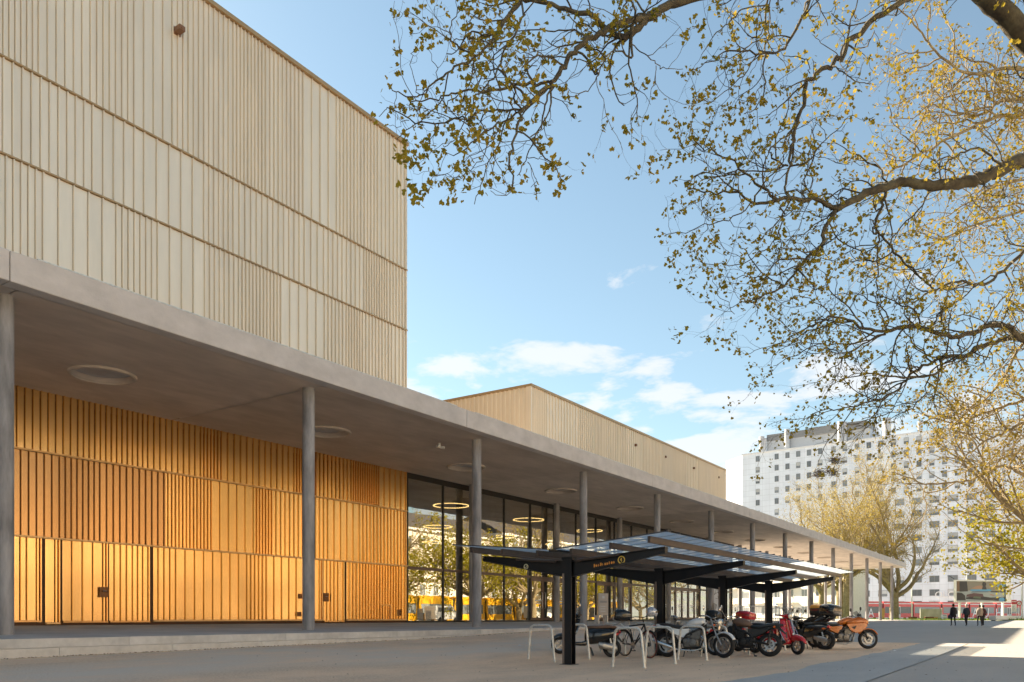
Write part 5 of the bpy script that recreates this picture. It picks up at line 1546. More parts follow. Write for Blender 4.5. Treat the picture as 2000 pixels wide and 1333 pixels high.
# ------------------------------------------------------------------ people
def person(label, px, d, h, coat, legs_, hair, face, skirt=0, bag=None, phase=1, wide=1.0, look=0):
    p = P(px, HZ, d)
    t = thing('person', label, 'person', (p.x, p.y, gz(p.x, p.y)), YAW + face)
    s = h / 1.72
    V, E, RD = [], [], []
    def add(q, r, par):
        V.append(Vector(q) * s); RD.append(r * s); i = len(V) - 1
        if par is not None: E.append((par, i))
        return i
    pel = add((0, 0, .92), .145 * wide, None)
    w1 = add((0, 0, 1.08), .135 * wide, pel); ch = add((0, .0, 1.28), .155 * wide, w1); nk0 = add((0, 0, 1.42), .09, ch); nk = add((0, .01, 1.50), .052, nk0)
    hd = add((0, .015, 1.58), .082, nk); tp = add((0, .01, 1.66), .075, hd)
    for s_ in (-1, 1):
        sh_ = add((s_ * .16, 0, 1.38), .072 * wide, ch); el = add((s_ * .24, -.03 + .03 * s_ * phase, 1.10), .055, sh_); wr = add((s_ * .235, .07 + .05 * s_ * phase, .86), .038, el)
        ha = add((s_ * .23, .10 + .05 * s_ * phase, .78), .036, wr)
        hp_ = add((s_ * .09, 0, .84), .10, pel); kn = add((s_ * .095, .05 - .07 * s_ * phase, .48), .062, hp_); an = add((s_ * .09, -.03 - .12 * s_ * phase, .09), .042, kn)
        fo = add((s_ * .10, .10 - .12 * s_ * phase, .035), .036, an)
    me = bpy.data.meshes.new('body'); me.from_pydata(V, E, []); me.update()
    o = bpy.data.objects.new('body', me); COL.objects.link(o); o.parent = t
    md = o.modifiers.new('skin', 'SKIN')
    for i, r in enumerate(RD): me.skin_vertices[0].data[i].radius = (r, r * .86)
    me.skin_vertices[0].data[0].use_root = True
    sb = o.modifiers.new('sub', 'SUBSURF'); sb.levels = 2; sb.render_levels = 2
    dg = bpy.context.evaluated_depsgraph_get(); dg.update()
    m2 = bpy.data.meshes.new_from_object(o.evaluated_get(dg))
    o.modifiers.clear(); o.data = m2
    m2.materials.clear()
    for m_ in (coat, legs_, M['skin'], M['blackpl']): m2.materials.append(m_)
    for f in m2.polygons:
        c = f.center / s
        if c.z > 1.46: f.material_index = 2
        elif c.z < .09: f.material_index = 3
        elif abs(c.x) > .17 and c.z < .86: f.material_index = 2
        elif c.z < .90 - skirt: f.material_index = 1
        else: f.material_index = 0
        f.use_smooth = True
    b = MB(); b.T = Matrix.Scale(s, 4)
    b.loft([(1.52, 0, -.035, .06, .05), (1.57, 0, -.02, .092, .085), (1.64, 0, .0, .098, .098), (1.71, 0, 0, .075, .075), (1.74, 0, 0, .03, .03)], 14, 'z', 0, 2.1)
    hr = b.build('hair', hair, t, smooth=True, angle=80)
    # coat hem flares over the hips
    b = MB(); b.T = Matrix.Scale(s, 4)
    b.loft([(.90 - skirt, 0, 0, .20 * wide, .165 * wide), (1.0, 0, 0, .175 * wide, .15 * wide), (1.2, 0, 0, .185 * wide, .15 * wide), (1.38, 0, 0, .19 * wide, .12 * wide), (1.45, 0, 0, .08, .07)], 16, 'z', 0, 2.2)
    b.build('coat', coat, t, smooth=True, angle=80)
    for s_ in (-1, 1):
        b = MB(); b.T = Matrix.Scale(s, 4)
        b.lathe([(.001, -.02), (.018, -.01), (.02, .01), (.001, .02)], (s_ * .085, .02, 1.59), 'x', 8); b.build('ear', M['skin'], t)
    for s_ in (-1, 1):
        b = MB(); b.T = Matrix.Scale(s, 4); b.cbox((s_ * .033, .098, 1.60), (.022, .012, .012)); b.build('eye', M['blackpl'], t)
    b = MB(); b.T = Matrix.Scale(s, 4); b.tube([(0, .092, 1.60), (0, .118, 1.565), (0, .095, 1.555)], .011, 5); b.build('nose', M['skin'], t)
    for s_ in (-1, 1):
        for k in range(4):
            b = MB(); b.T = Matrix.Scale(s, 4)
            y = .075 + .05 * s_ * phase + k * .017
            b.tube([(s_ * .232, y, .80), (s_ * .230, y + .012, .755), (s_ * .222, y + .016, .715 + .008 * abs(k - 1.5))], [.010, .009, .007], 5); b.build('finger', M['skin'], t)
    if bag:
        b = MB(); b.T = Matrix.Scale(s, 4); b.loft([(.56, -.30, 0, .05, .13), (.62, -.30, 0, .08, .17), (.80, -.30, 0, .07, .15), (.86, -.29, 0, .04, .12)], 12, 'z', 0, 3); b.tube([(-.28, -.08, .85), (-.25, 0, 1.02), (-.28, .08, .85)], .01, 5)
        o = b.build('shoulder_bag', bag, None, smooth=True); o.location = t.location; o.rotation_euler = t.rotation_euler
        tag(o, 'dark shoulder bag carried at the left side of the walker in the long dark coat', 'bag')
    return t
M['skin'] = mat('skin', (.42, .24, .17), .55)
def cloth(n, c): return mat(n, c, .85, var=.2, vscale=8, bump=.2, bscale=40)
person('person in a long dark hooded coat with a bag, leftmost walker on the plaza', 1862, 62.5, 1.70, cloth('dark_coat', (.012, .012, .018)), cloth('black_trousers', (.012, .012, .013)), cloth('dark_hair', (.015, .01, .01)), 0, skirt=.22, bag=cloth('bag_blue', (.015, .02, .045)), wide=1.1)
person('person with grey hair in a dark blue jacket, middle walker on the plaza', 1887.5, 62.5, 1.68, cloth('blue_jacket', (.02, .032, .05)), cloth('black_jeans', (.012, .012, .013)), cloth('grey_hair', (.40, .38, .35)), .05, phase=-1)
person('person in a beige coat and dark trousers, nearest walker at the right', 1913.5, 61.8, 1.62, cloth('beige_coat', (.36, .29, .24)), cloth('brown_trousers', (.035, .028, .026)), cloth('brown_hair', (.03, .018, .014)), -.05, skirt=.06, wide=1.12)
person('person in dark clothes half hidden behind the walker in the beige coat', 1920, 62.9, 1.60, cloth('maroon_coat', (.05, .012, .016)), cloth('dark_trousers', (.015, .013, .014)), cloth('dark_hair_2', (.03, .012, .012)), 0, phase=-1)

# ------------------------------------------------------------------ the sunlit side of the street behind the viewer's right shoulder (seen in the glass)
M['ylw'] = mat('tram_yellow', (.85, .45, .02), .35, coat=.3)
tram('yellow tram on the far side of the street, mirrored in the glass front', Vector((21, 62, 0)), Vector((21, 132, 0)), M['ylw'], .3, 10)
def house(x, y0, y1, H, wallm, label, nfl, roofm=None):
    t = thing('street_house', label, 'building', (x, y0, 0))
    L_ = y1 - y0
    MB().box(0, 14, 0, L_, 0, H).build('wall', wallm, t)
    MB().box(-.5, 14.5, -.2, L_ + .2, H, H + .35).build('cornice', M['pale'], t)
    r = MB(); r.prism([(-.4, H + .35), (14.4, H + .35), (7, H + 4)], 'y', 0, L_); r.build('roof', roofm or M['slate'], t)
    wm = MB().box(-.02, .02, -.55, .55, 0, 1.7).mesh('window', M['winglass']); fm = MB().box(-.06, -.021, -.65, -.55, -.08, 1.78).box(-.06, -.021, .55, .65, -.08, 1.78).box(-.1, -.021, -.7, .7, -.16, -.08).box(-.05, -.021, -.025, .025, 0, 1.7).mesh('frame', M['white'])
    fh = H / nfl; nw = int(L_ / 3.1)
    for f_ in range(nfl):
        for i in range(nw):
            o = inst(wm, 'window', t, (0, (i + .5) * L_ / nw, f_ * fh + .9)); inst(fm, 'frame', o)
    MB().box(-.9, 0, L_ / 2 - 4, L_ / 2 + 4, fh * 2 - .2, fh * 2).build('balcony', M['pale'], t)
    return t
M['slate'] = mat('slate_roof', (.09, .08, .075), .7, var=.3)
M['peach'] = mat('peach_render', (.66, .47, .30), .85, var=.08); M['ywall'] = mat('yellow_render', (.68, .50, .24), .85, var=.08)
house(36, -40, -6, 15, M['ywall'], 'yellow rendered street house far behind the viewer', 4)
house(36, -4, 34, 14, M['cream'], 'cream street house facing the golden wall', 4)
house(36, 36, 74, 15.5, M['peach'], 'peach street house opposite the low hall block', 4)
house(36, 76, 118, 14.5, M['cream'], 'cream street house mirrored behind the yellow tram', 4)
house(37, 120, 168, 16, M['pale'], 'pale street house beyond the cream one in the mirror image', 5)
def van(label, x, y, rz, m):
    t = thing('parked_van', label, 'van', (x, y, gz(x, y)), rz)
    b = MB(); b.prism([(-2.4, .35), (2.3, .35), (2.45, .8), (2.35, 1.1), (1.75, 1.25), (1.15, 1.95), (.9, 2.05), (-2.4, 2.05)], 'y', -.9, .9); b.build('body', m, t, bevel=.08)
    b = MB(); b.prism([(1.14, 1.25), (1.68, 1.25), (1.16, 1.86), (1.1, 1.9)], 'y', -.905, .905); b.prism([(-2.1, 1.3), (1.05, 1.3), (1.05, 1.85), (-2.1, 1.85)], 'y', -.905, .905); b.build('window_band', M['winglass'], t)
    for x_ in (-1.5, 1.5):
        for s_ in (-1, 1):
            MB().lathe([(.001, -.1), (.2, -.1), (.32, -.09), (.34, -.05), (.34, .05), (.32, .09), (.001, .1)], (x_, s_ * .82, .34), 'y', 24).build('wheel', M['rubber'], t, smooth=True)
    for s_ in (-1, 1): MB().cbox((2.36, s_ * .65, .8), (.12, .3, .18)).build('headlight', M['lens'], t)
van('white van parked opposite, mirrored beside the golden wall', 16.5, 78, PI / 2, M['white'])
van('white van parked opposite in front of the yellow tram', 16.5, 100, PI / 2, M['white'])
van('dark grey van parked farther along the street', 16.5, 118, PI / 2, M['plantd'])
# ------------------------------------------------------------------ trees
M['bark'] = mat('plane_bark', (.048, .034, .02), .85, 0, vscale=5, col2=(.14, .115, .062), bump=.5, bscale=25, detail=3)
M['bark2'] = mat('plane_bark_pale', (.19, .14, .07), .85, 0, vscale=2.5, col2=(.34, .27, .15), bump=.4, bscale=12, detail=3)
def leaf_mat(name, c1, c2, tr=.45):
    m = bpy.data.materials.new(name); m.use_nodes = True
    N, L = m.node_tree.nodes, m.node_tree.links; N.clear()
    o = N.new('ShaderNodeOutputMaterial'); mixn = N.new('ShaderNodeMixShader'); d = N.new('ShaderNodeBsdfDiffuse'); t = N.new('ShaderNodeBsdfTranslucent')
    nz = N.new('ShaderNodeTexNoise'); nz.inputs['Scale'].default_value = 1.1; nz.inputs['Detail'].default_value = 6; nz.inputs['Roughness'].default_value = .8; tcn = N.new('ShaderNodeTexCoord'); L.new(tcn.outputs['Object'], nz.inputs['Vector'])
    mr = N.new('ShaderNodeMapRange'); mr.inputs['From Min'].default_value = .35; mr.inputs['From Max'].default_value = .65; L.new(nz.outputs['Fac'], mr.inputs['Value'])
    mc = N.new('ShaderNodeMix'); mc.data_type = 'RGBA'; mc.inputs[6].default_value = (*c1, 1); mc.inputs[7].default_value = (*c2, 1); L.new(mr.outputs[0], mc.inputs['Factor'])
    L.new(mc.outputs[2], d.inputs[0]); L.new(mc.outputs[2], t.inputs[0]); mixn.inputs[0].default_value = tr
    L.new(d.outputs[0], mixn.inputs[1]); L.new(t.outputs[0], mixn.inputs[2]); L.new(mixn.outputs[0], o.inputs[0])
    return m
M['leaf'] = leaf_mat('young_plane_leaf', (.26, .225, .025), (.46, .32, .055))
M['leafg'] = leaf_mat('golden_leaf', (.27, .215, .03), (.40, .28, .055), .45)
M['leafy'] = leaf_mat('yellow_green_leaf', (.27, .26, .02), (.42, .34, .035), .5)

class Tree:
    def __init__(s, seed):
        s.rg = random.Random(seed); s.bark = MB(); s.lp = []; s.ld = []; s.keep = 1.0; s.prune = None
    def branch(s, pts, rad, n=None):
        n = n or (9 if rad[0] > .08 else 6 if rad[0] > .02 else 4 if rad[0] > .008 else 3)
        s.bark.tube(pts, rad, n, 0, caps=False)
    def wander(s, p, d, L_, r0, r1, seg, wob=.25, up=.05, kink=.0):
        pts = [p.copy()]; rad = [r0]; k = max(2, int(L_ / seg)); rg = s.rg
        dirs = []
        for i in range(k):
            d = (d + Vector((rg.gauss(0, wob), rg.gauss(0, wob), rg.gauss(0, wob) + up))).normalized()
            p = p + d * (L_ / k); pts.append(p.copy()); rad.append(r0 + (r1 - r0) * (i + 1) / k); dirs.append(d.copy())
        return pts, rad, dirs
    def leaves_at(s, p, n, spread, d=None):
        rg = s.rg
        for _ in range(n):
            s.lp.append((p.x + rg.gauss(0, spread), p.y + rg.gauss(0, spread), p.z + rg.gauss(0, spread)))
    def twigs(s, pts, rad, lvl, spec):
        """spec[lvl] = (spacing, len range, radius factor, seg, wobble, up, angle)"""
        if lvl >= len(spec): return
        sp_, (l0, l1), rf, seg, wob, up, ang, start = spec[lvl]
        rg = s.rg
        tot = 0; nxt = start * sum((pts[i + 1] - pts[i]).length for i in range(len(pts) - 1)) + sp_ * rg.random()
        for i in range(len(pts) - 1):
            sl = (pts[i + 1] - pts[i]).length
            d = (pts[i + 1] - pts[i]).normalized() if sl > 1e-6 else Vector((0, 0, 1))
            while nxt < tot + sl:
                f = (nxt - tot) / sl; p = pts[i].lerp(pts[i + 1], f); r = rad[i] * (1 - f) + rad[i + 1] * f
                q = d.orthogonal().normalized(); q.rotate(Matrix.Rotation(rg.uniform(0, 2 * PI), 3, d))
                dd = (d * math.cos(ang * rg.uniform(.7, 1.2)) + q * math.sin(ang)).normalized()
                L_ = rg.uniform(l0, l1)
                r0 = min(r * .75, rf)
                cp, cr, _ = s.wander(p, dd, L_, r0, r0 * .45, seg, wob, up)
                if s.prune and s.prune(cp[-1]): nxt += sp_; continue
                s.branch(cp, cr)
                s.twigs(cp, cr, lvl + 1, spec)
                if lvl >= len(spec) - 2:
                    if rg.random() < s.keep: s.leaves_at(cp[-1], s.lt[0] if rg.random() < .6 else s.lt[0] + 2, s.lt[1]); 
                    if rg.random() < s.lt[2]: s.leaves_at(cp[len(cp) // 2], 1, s.lt[1])
                nxt += sp_ * rg.uniform(.6, 1.4)
            tot += sl
    def finish(s, t, bark, leafm, size, barkname='trunk', simple=False):
        s.bark.build(barkname, bark, t, smooth=True, angle=89)
        n = len(s.lp)
        if not n: return
        rs = np.random.RandomState(s.rg.randint(0, 10 ** 6))
        base = np.array([(0, 0, 0), (.28, .30, .05), (.12, .48, .0), (0, 1, -.08), (-.12, .48, 0), (-.28, .30, .05)] if not simple else [(0, 0, 0), (.42, .5, .12), (0, 1, -.05), (-.42, .5, .12)])
        if not simple:
            base = np.array([(0, 0, 0), (.52, .22, .06), (.26, .50, .02), (.34, .78, .03), (0, 1.05, -.12), (-.34, .78, .03), (-.26, .50, .02), (-.52, .22, .06)])
        m = len(base)
        P_ = np.array(s.lp)
        q = rs.normal(size=(n, 4)); q /= np.linalg.norm(q, axis=1)[:, None]
        w, x, y, z = q.T
        Rm = np.stack([1 - 2 * (y * y + z * z), 2 * (x * y - z * w), 2 * (x * z + y * w), 2 * (x * y + z * w), 1 - 2 * (x * x + z * z), 2 * (y * z - x * w), 2 * (x * z - y * w), 2 * (y * z + x * w), 1 - 2 * (x * x + y * y)], 1).reshape(n, 3, 3)
        sz = size * rs.uniform(.55, 1.25, size=(n, 1, 1))
        co = (np.einsum('nij,kj->nki', Rm, base) * sz + P_[:, None, :]).reshape(-1, 3)
        me = bpy.data.meshes.new('crown'); me.vertices.add(n * m); me.vertices.foreach_set('co', co.ravel().astype(np.float32))
        me.loops.add(n * m); me.loops.foreach_set('vertex_index', np.arange(n * m, dtype=np.int32))
        me.polygons.add(n); me.polygons.foreach_set('loop_start', np.arange(0, n * m, m, dtype=np.int32)); me.polygons.foreach_set('loop_total', np.full(n, m, dtype=np.int32))
        me.update(calc_edges=True); me.materials.append(leafm)
        o = bpy.data.objects.new('crown', me); COL.objects.link(o); o.parent = t; o['kind'] = 'stuff'
        return o

def smooth_path(pts, rad, rg, jit=.02, sub=4):
    out, ro = [], []
    n = len(pts)
    for i in range(n - 1):
        p0, p1, p2, p3 = pts[max(0, i - 1)], pts[i], pts[i + 1], pts[min(n - 1, i + 2)]
        for k in range(sub):
            t = k / sub
            q = .5 * ((2 * p1) + (p2 - p0) * t + (2 * p0 - 5 * p1 + 4 * p2 - p3) * t * t + (3 * p1 - p0 - 3 * p2 + p3) * t ** 3)
            if out: q = q + Vector((rg.gauss(0, jit), rg.gauss(0, jit), rg.gauss(0, jit)))
            out.append(q); ro.append(rad[i] * (1 - t) + rad[i + 1] * t)
    out.append(pts[-1]); ro.append(rad[-1])
    return out, ro
def zA(l): return [(740 + .33 * x, .33 * y) for x, y in l]
def zB(l): return [(1280 + .36 * x, .36 * y) for x, y in l]
def zC(l): return [(1280 + .36 * x, 420 + .36 * y) for x, y in l]
def zD(l): return [(1780 + .255 * x, 780 + .255 * y) for x, y in l]
# limbs read off the crown: (points, depth start, depth end, width px start, width px end)
LA = [
 (zA([(1850, 0), (1700, 40), (1600, 110), (1520, 180), (1440, 240)]), 9.6, 9.4, 16, 12),
 (zA([(1440, 240), (1370, 180), (1250, 90), (1100, 50), (950, 10), (820, -10)]), 9.4, 9.8, 12, 6),
 (zA([(1600, 100), (1530, 115), (1400, 150), (1330, 190), (1200, 260), (1120, 340), (1070, 430), (1020, 500)]), 9.5, 8.8, 13, 8),
 (zA([(1020, 500), (960, 490), (870, 500), (780, 515), (650, 530), (530, 540), (400, 565), (280, 590), (180, 600)]), 8.8, 8.6, 7, 2),
 (zA([(1020, 500), (950, 550), (880, 620), (840, 660), (820, 750), (800, 850), (770, 970), (790, 1110)]), 8.8, 8.2, 8, 3),
 (zA([(850, 650), (740, 665), (600, 650), (540, 700), (450, 705), (330, 730), (180, 715), (60, 640), (0, 690)]), 8.7, 8.9, 5, 1.5),
 (zA([(840, 660), (700, 740), (600, 800), (490, 905), (390, 920)]), 8.7, 8.1, 4, 1.5),
 (zA([(700, 760), (660, 850), (600, 960), (490, 1050), (380, 1040), (290, 1080)]), 8.5, 8.0, 2.6, 1),
 (zA([(1040, 510), (990, 600), (960, 720), (920, 840), (870, 960), (820, 1040)]), 8.8, 8.3, 4, 1.5),
 (zA([(880, 960), (930, 1060), (900, 1110)]), 8.4, 8.2, 2, 1), (zA([(880, 930), (960, 940), (1000, 940)]), 8.4, 8.3, 2, 1),
 (zA([(790, 1110), (740, 1165), (660, 1130)]), 8.2, 8.1, 2, 1),
 (zA([(850, 10), (760, 100), (690, 220), (600, 310), (460, 400), (350, 480), (240, 560), (120, 560), (60, 500)]), 9.6, 8.7, 7, 1.6),
 (zA([(850, 10), (850, 120), (740, 300), (700, 420), (640, 500), (560, 600), (500, 720), (440, 840), (380, 860)]), 9.6, 8.4, 4.5, 1.3),
 (zA([(570, 330), (480, 280), (420, 215), (440, 120), (480, 40)]), 9.2, 9.4, 4, 1.6),
 (zA([(1220, 230), (1150, 180), (1000, 185), (850, 190), (740, 150)]), 9.1, 9.6, 4, 1.5),
 (zA([(1120, 340), (1000, 330), (900, 325), (820, 300)]), 9.0, 9.2, 3, 1.2),
 (zA([(1220, 280), (1330, 330), (1300, 430), (1250, 520), (1170, 560), (1120, 590)]), 9.0, 8.5, 3.5, 1.2),
 (zA([(1500, 150), (1490, 250), (1500, 350), (1420, 300), (1330, 335)]), 9.4, 9.2, 6, 2.2),
 (zA([(1490, 260), (1570, 320), (1640, 380), (1700, 410), (1800, 410)]), 9.4, 9.8, 3, 1.2),
 (zA([(1640, 390), (1630, 500), (1600, 560), (1640, 590)]), 9.5, 9.3, 2, 1),
 (zA([(1250, 90), (1240, 0), (1250, -60)]), 9.6, 9.9, 3, 2), (zA([(1580, 90), (1520, 0), (1500, -60)]), 9.6, 9.9, 4, 3),
 (zA([(550, 550), (600, 450), (560, 400), (430, 380)]), 8.7, 8.9, 2.2, 1), (zA([(240, 560), (200, 450), (190, 330), (235, 240)]), 8.6, 8.8, 2, 1), (zA([(350, 480), (330, 380), (290, 290)]), 8.8, 8.9, 2, 1),
 (zA([(180, 715), (110, 750), (60, 745)]), 8.9, 8.9, 1.6, 1), (zA([(430, 210), (340, 130), (330, 40)]), 9.3, 9.4, 2, 1), (zA([(1100, 50), (1160, 150), (1220, 225)]), 9.6, 9.2, 2.4, 2),
]
LA2 = [
 ([(2045, 120), (2000, 70), (1960, 25), (1915, -20), (1850, -110)], 10.5, 10.0, 44, 34),
 (zB([(1350, 0), (1200, 100), (1080, 190), (1000, 310), (930, 370), (820, 440), (800, 570), (760, 700), (740, 830), (720, 960), (700, 1080), (690, 1180)]), 12.5, 11.2, 12, 3),
 (zB([(840, 0), (780, 130), (700, 260), (640, 295), (540, 290), (400, 280), (300, 340), (200, 380)]), 11.8, 11.0, 6, 1.4),
 (zB([(600, 0), (605, 200), (590, 350), (595, 480), (540, 590), (480, 620)]), 12.2, 11.5, 4, 1.4),
 (zB([(600, 30), (470, 60), (400, 130), (320, 200), (250, 300)]), 11.8, 11.2, 3, 1.2), (zB([(840, 400), (820, 330), (740, 310), (690, 300)]), 11.6, 11.5, 2.4, 1.4),
 (zB([(1000, 330), (1040, 420), (1000, 520), (950, 590)]), 11.6, 11.3, 2, 1), (zB([(560, 290), (480, 410), (400, 480), (300, 560)]), 11.4, 11.0, 2.6, 1.2), (zB([(990, 300), (900, 230), (850, 190)]), 11.6, 11.6, 2, 1),
 (zB([(620, 60), (640, 200), (720, 250)]), 12, 11.7, 2, 1.4), (zB([(300, 560), (210, 520), (200, 640), (180, 760)]), 11.1, 11.2, 2, 1),
]
LB = [
 (zB([(2080, 850), (2000, 870), (1900, 910), (1780, 960), (1650, 990), (1500, 1010), (1350, 990), (1250, 1010), (1100, 1070), (980, 1140)]), 15.2, 14.0, 30, 12),
 (zB([(980, 1140), (930, 1110), (860, 1080), (750, 1080), (660, 1090), (540, 1100), (430, 1040), (300, 1050), (180, 1030)]), 14.0, 13.2, 11, 2),
 (zB([(970, 1150), (920, 1250)]) + zC([(900, 180), (830, 220), (780, 290), (700, 380), (600, 430), (500, 460)]), 14.0, 13.2, 9, 2),
 (zB([(660, 1085), (580, 1020), (510, 950), (400, 870), (300, 820), (200, 740)]), 13.8, 13.0, 6, 1.5),
 (zB([(720, 900), (620, 840), (650, 780), (740, 710)]), 13.4, 13.4, 4, 2), (zB([(720, 900), (600, 930), (460, 930), (330, 960), (200, 960)]), 13.5, 13.0, 3.5, 1.4),
 (zB([(1250, 1040), (1210, 1150), (1200, 1260)]) + zC([(1215, 100), (1300, 200), (1390, 290), (1450, 360), (1510, 400)]), 14.2, 14.6, 6, 3),
 (zB([(1880, 900), (1800, 830), (1700, 815), (1600, 880), (1500, 960)]), 14.8, 14.4, 5, 2.4), (zB([(1260, 990), (1150, 880), (1050, 820), (950, 760)]), 14.2, 14.4, 4, 1.4),
 (zB([(1450, 830), (1380, 760), (1300, 680), (1260, 560)]), 14.5, 15, 2.6, 1.2), (zB([(540, 1100), (420, 1180), (300, 1220), (120, 1265), (30, 1260)]), 13.6, 13.0, 2.6, 1),
 (zC([(690, 0), (660, 120), (560, 220), (400, 270), (250, 260)]), 13.7, 13.1, 3, 1.2), (zC([(1210, 110), (1210, 250), (1200, 400), (1215, 500)]), 14.2, 14.0, 3.4, 1.4),
 (zB([(840, 1080), (850, 980), (810, 880), (740, 860)]), 14, 14.2, 2, 1), (zC([(800, 260), (650, 330), (480, 340), (330, 330)]), 13.5, 13, 2.4, 1), (zC([(700, 380), (620, 420), (420, 500), (340, 470)]), 13.3, 12.8, 2, 1),
 (zB([(1040, 1080), (920, 1060), (830, 1080)]), 14, 14, 3, 2), (zC([(430, 540), (340, 420), (300, 300), (230, 240)]), 13.1, 12.9, 1.6, 1),
]
LC = [
 (zC([(2100, 700), (1980, 670), (1950, 640), (1900, 600), (1800, 595), (1740, 630), (1650, 665), (1560, 645), (1400, 605), (1250, 630)]), 21, 19.5, 13, 7),
 (zC([(1250, 630), (1130, 620), (1050, 570), (960, 555), (880, 590), (800, 620), (700, 680), (600, 740)]), 19.5, 18.8, 6, 1.4),
 (zC([(2100, 660), (1960, 660), (1850, 690), (1750, 720), (1680, 770), (1600, 760), (1550, 800), (1540, 850), (1450, 880), (1300, 880), (1150, 860), (1000, 900)]), 21.5, 19.0, 11, 1.6),
 (zC([(1580, 755), (1480, 810), (1380, 870), (1300, 960), (1200, 1000), (1050, 1050), (900, 1060), (820, 1110)]), 20.3, 18.8, 6, 1.4),
 (zC([(1250, 640), (1150, 690), (1050, 760), (960, 830), (880, 900)]), 19.6, 19, 4, 1.2), (zC([(2080, 150), (2000, 200), (1900, 290), (1830, 350), (1760, 385), (1640, 360), (1520, 400), (1400, 470), (1300, 480)]), 22, 20.5, 8, 2),
 (zC([(1640, 770), (1500, 850), (1440, 1000), (1340, 1080), (1200, 1130)]), 20.4, 19.6, 3.4, 1.2), (zC([(1380, 870), (1330, 980), (1250, 1080), (1050, 1140)]), 19.8, 19, 3, 1.2),
 (zC([(1240, 650), (1260, 560), (1180, 470), (1080, 430), (960, 440)]), 19.7, 20, 3.4, 1.3), (zC([(960, 560), (900, 480), (780, 440), (680, 480)]), 19.2, 19, 2.4, 1),
 (zC([(1250, 650), (1080, 700), (900, 700), (760, 760), (640, 820)]), 19.5, 18.6, 3, 1), (zC([(1400, 610), (1350, 520), (1360, 420), (1300, 330)]), 20, 20.4, 3, 1.2),
]
LD = [
 (zD([(950, 610), (863, 580), (760, 530), (660, 520), (560, 570), (450, 620), (300, 640), (100, 650), (-20, 600), (-150, 560)]), 30, 28.5, 7, 1.6),
 (zD([(950, 150), (863, 180), (730, 250), (600, 300), (500, 370), (400, 460), (375, 560)]), 30, 28.6, 6, 1.8),
 (zD([(950, 330), (850, 370), (790, 440), (750, 520)]), 30, 29, 6, 3),
 (zC([(2150, 640), (1990, 700), (1900, 860), (1820, 980), (1700, 1060), (1600, 1160)]), 31, 29, 7, 2), (zD([(900, 0), (700, 60), (500, 130), (380, 190), (180, 150), (60, 200)]), 31, 29, 6, 1.6),
 (zB([(2060, 600), (1960, 630), (1850, 640), (1650, 720), (1500, 800), (1300, 920), (1230, 960)]), 27, 25, 8, 3), (zB([(2060, 540), (1880, 550), (1760, 630), (1600, 600), (1500, 560)]), 27, 26, 7, 2),
 (zB([(2060, 380), (1900, 370), (1760, 400), (1640, 380), (1520, 280), (1450, 180), (1360, 90), (1300, 30)]), 26, 25, 7, 2), (zB([(2060, 560), (1900, 500), (1700, 500), (1500, 560), (1400, 640), (1290, 640)]), 27, 26, 4, 1.4),
 (zB([(2080, 1120), (1900, 1170), (1650, 1250)]) + zC([(1500, 170), (1400, 280)]), 27, 25, 5, 2), (zB([(2060, 960), (1850, 1010), (1700, 1100), (1560, 1180), (1400, 1240)]), 27, 26, 4, 1.4),
]
def limb_tree(t, limbs, seed, trunk, spec, lt, leaf, size, bark='bark', crown_r=.3, simple=False, trunk_r=.34, ztop=5.5, join=None, keep=1.0):
    T = Tree(seed); T.lt = lt; T.keep = keep
    T.prune = lambda q: (CS * q.x + SN * q.y) / max(.5, depth(q.x, q.y)) < -.163 or (CS * q.x + SN * q.y) / max(.5, depth(q.x, q.y)) < .18 and (q.z - EYE) / max(.5, depth(q.x, q.y)) < .508     # nothing hangs over the roof edge of the hall
    tp = Vector(trunk)
    T.branch(*smooth_path([tp + Vector((0, 0, -.2)), tp + Vector((.05, .02, 1.4)), tp + Vector((-.08, .05, ztop * .6)), tp + Vector((0, 0, ztop)), tp + Vector((.3, .1, ztop + 3.0)), tp + Vector((.1, -.2, ztop + 6.5))],
                          [trunk_r * 1.25, trunk_r, trunk_r * .92, trunk_r * .85, trunk_r * .5, trunk_r * .2], T.rg, .02, 5), n=14)
    for pts, d0, d1, w0, w1 in limbs:
        n = len(pts)
        wp, wr = [], []
        for i, (px, py) in enumerate(pts):
            f = i / (n - 1); d = d0 + (d1 - d0) * f
            wp.append(P(px, py, d)); wr.append(max(.003, (w0 + (w1 - w0) * f) / F * d * .5))
        if join and (pts[0][1] <= 4 or pts[0][0] >= 1995):     # carry limbs that leave the frame on to their own trunk
            a = wp[0]; hub = tp + Vector((0, 0, min(ztop + 4.5, max(ztop - .5, a.z - 1.2)))); dv = (wp[0] - wp[1]).normalized() * (a - hub).length * .28
            mid = a.lerp(hub, .55) + dv * .6 + Vector((0, 0, .3))
            wp = [hub, mid, a + dv * .45] + wp; wr = [min(.2, wr[0] * 1.5), wr[0] * 1.25, wr[0] * 1.08] + wr
            fst = .0
        pp, rr_ = smooth_path(wp, wr, T.rg, .012 if d0 < 12 else .02)
        T.branch(pp, rr_)
        T.twigs(pp, rr_, 0, spec)
        T.leaves_at(pp[-1], 3, .05)
    T.finish(t, M[bark], leaf, size, simple=simple)
    print('tree', len(T.lp), len(T.bark.f))
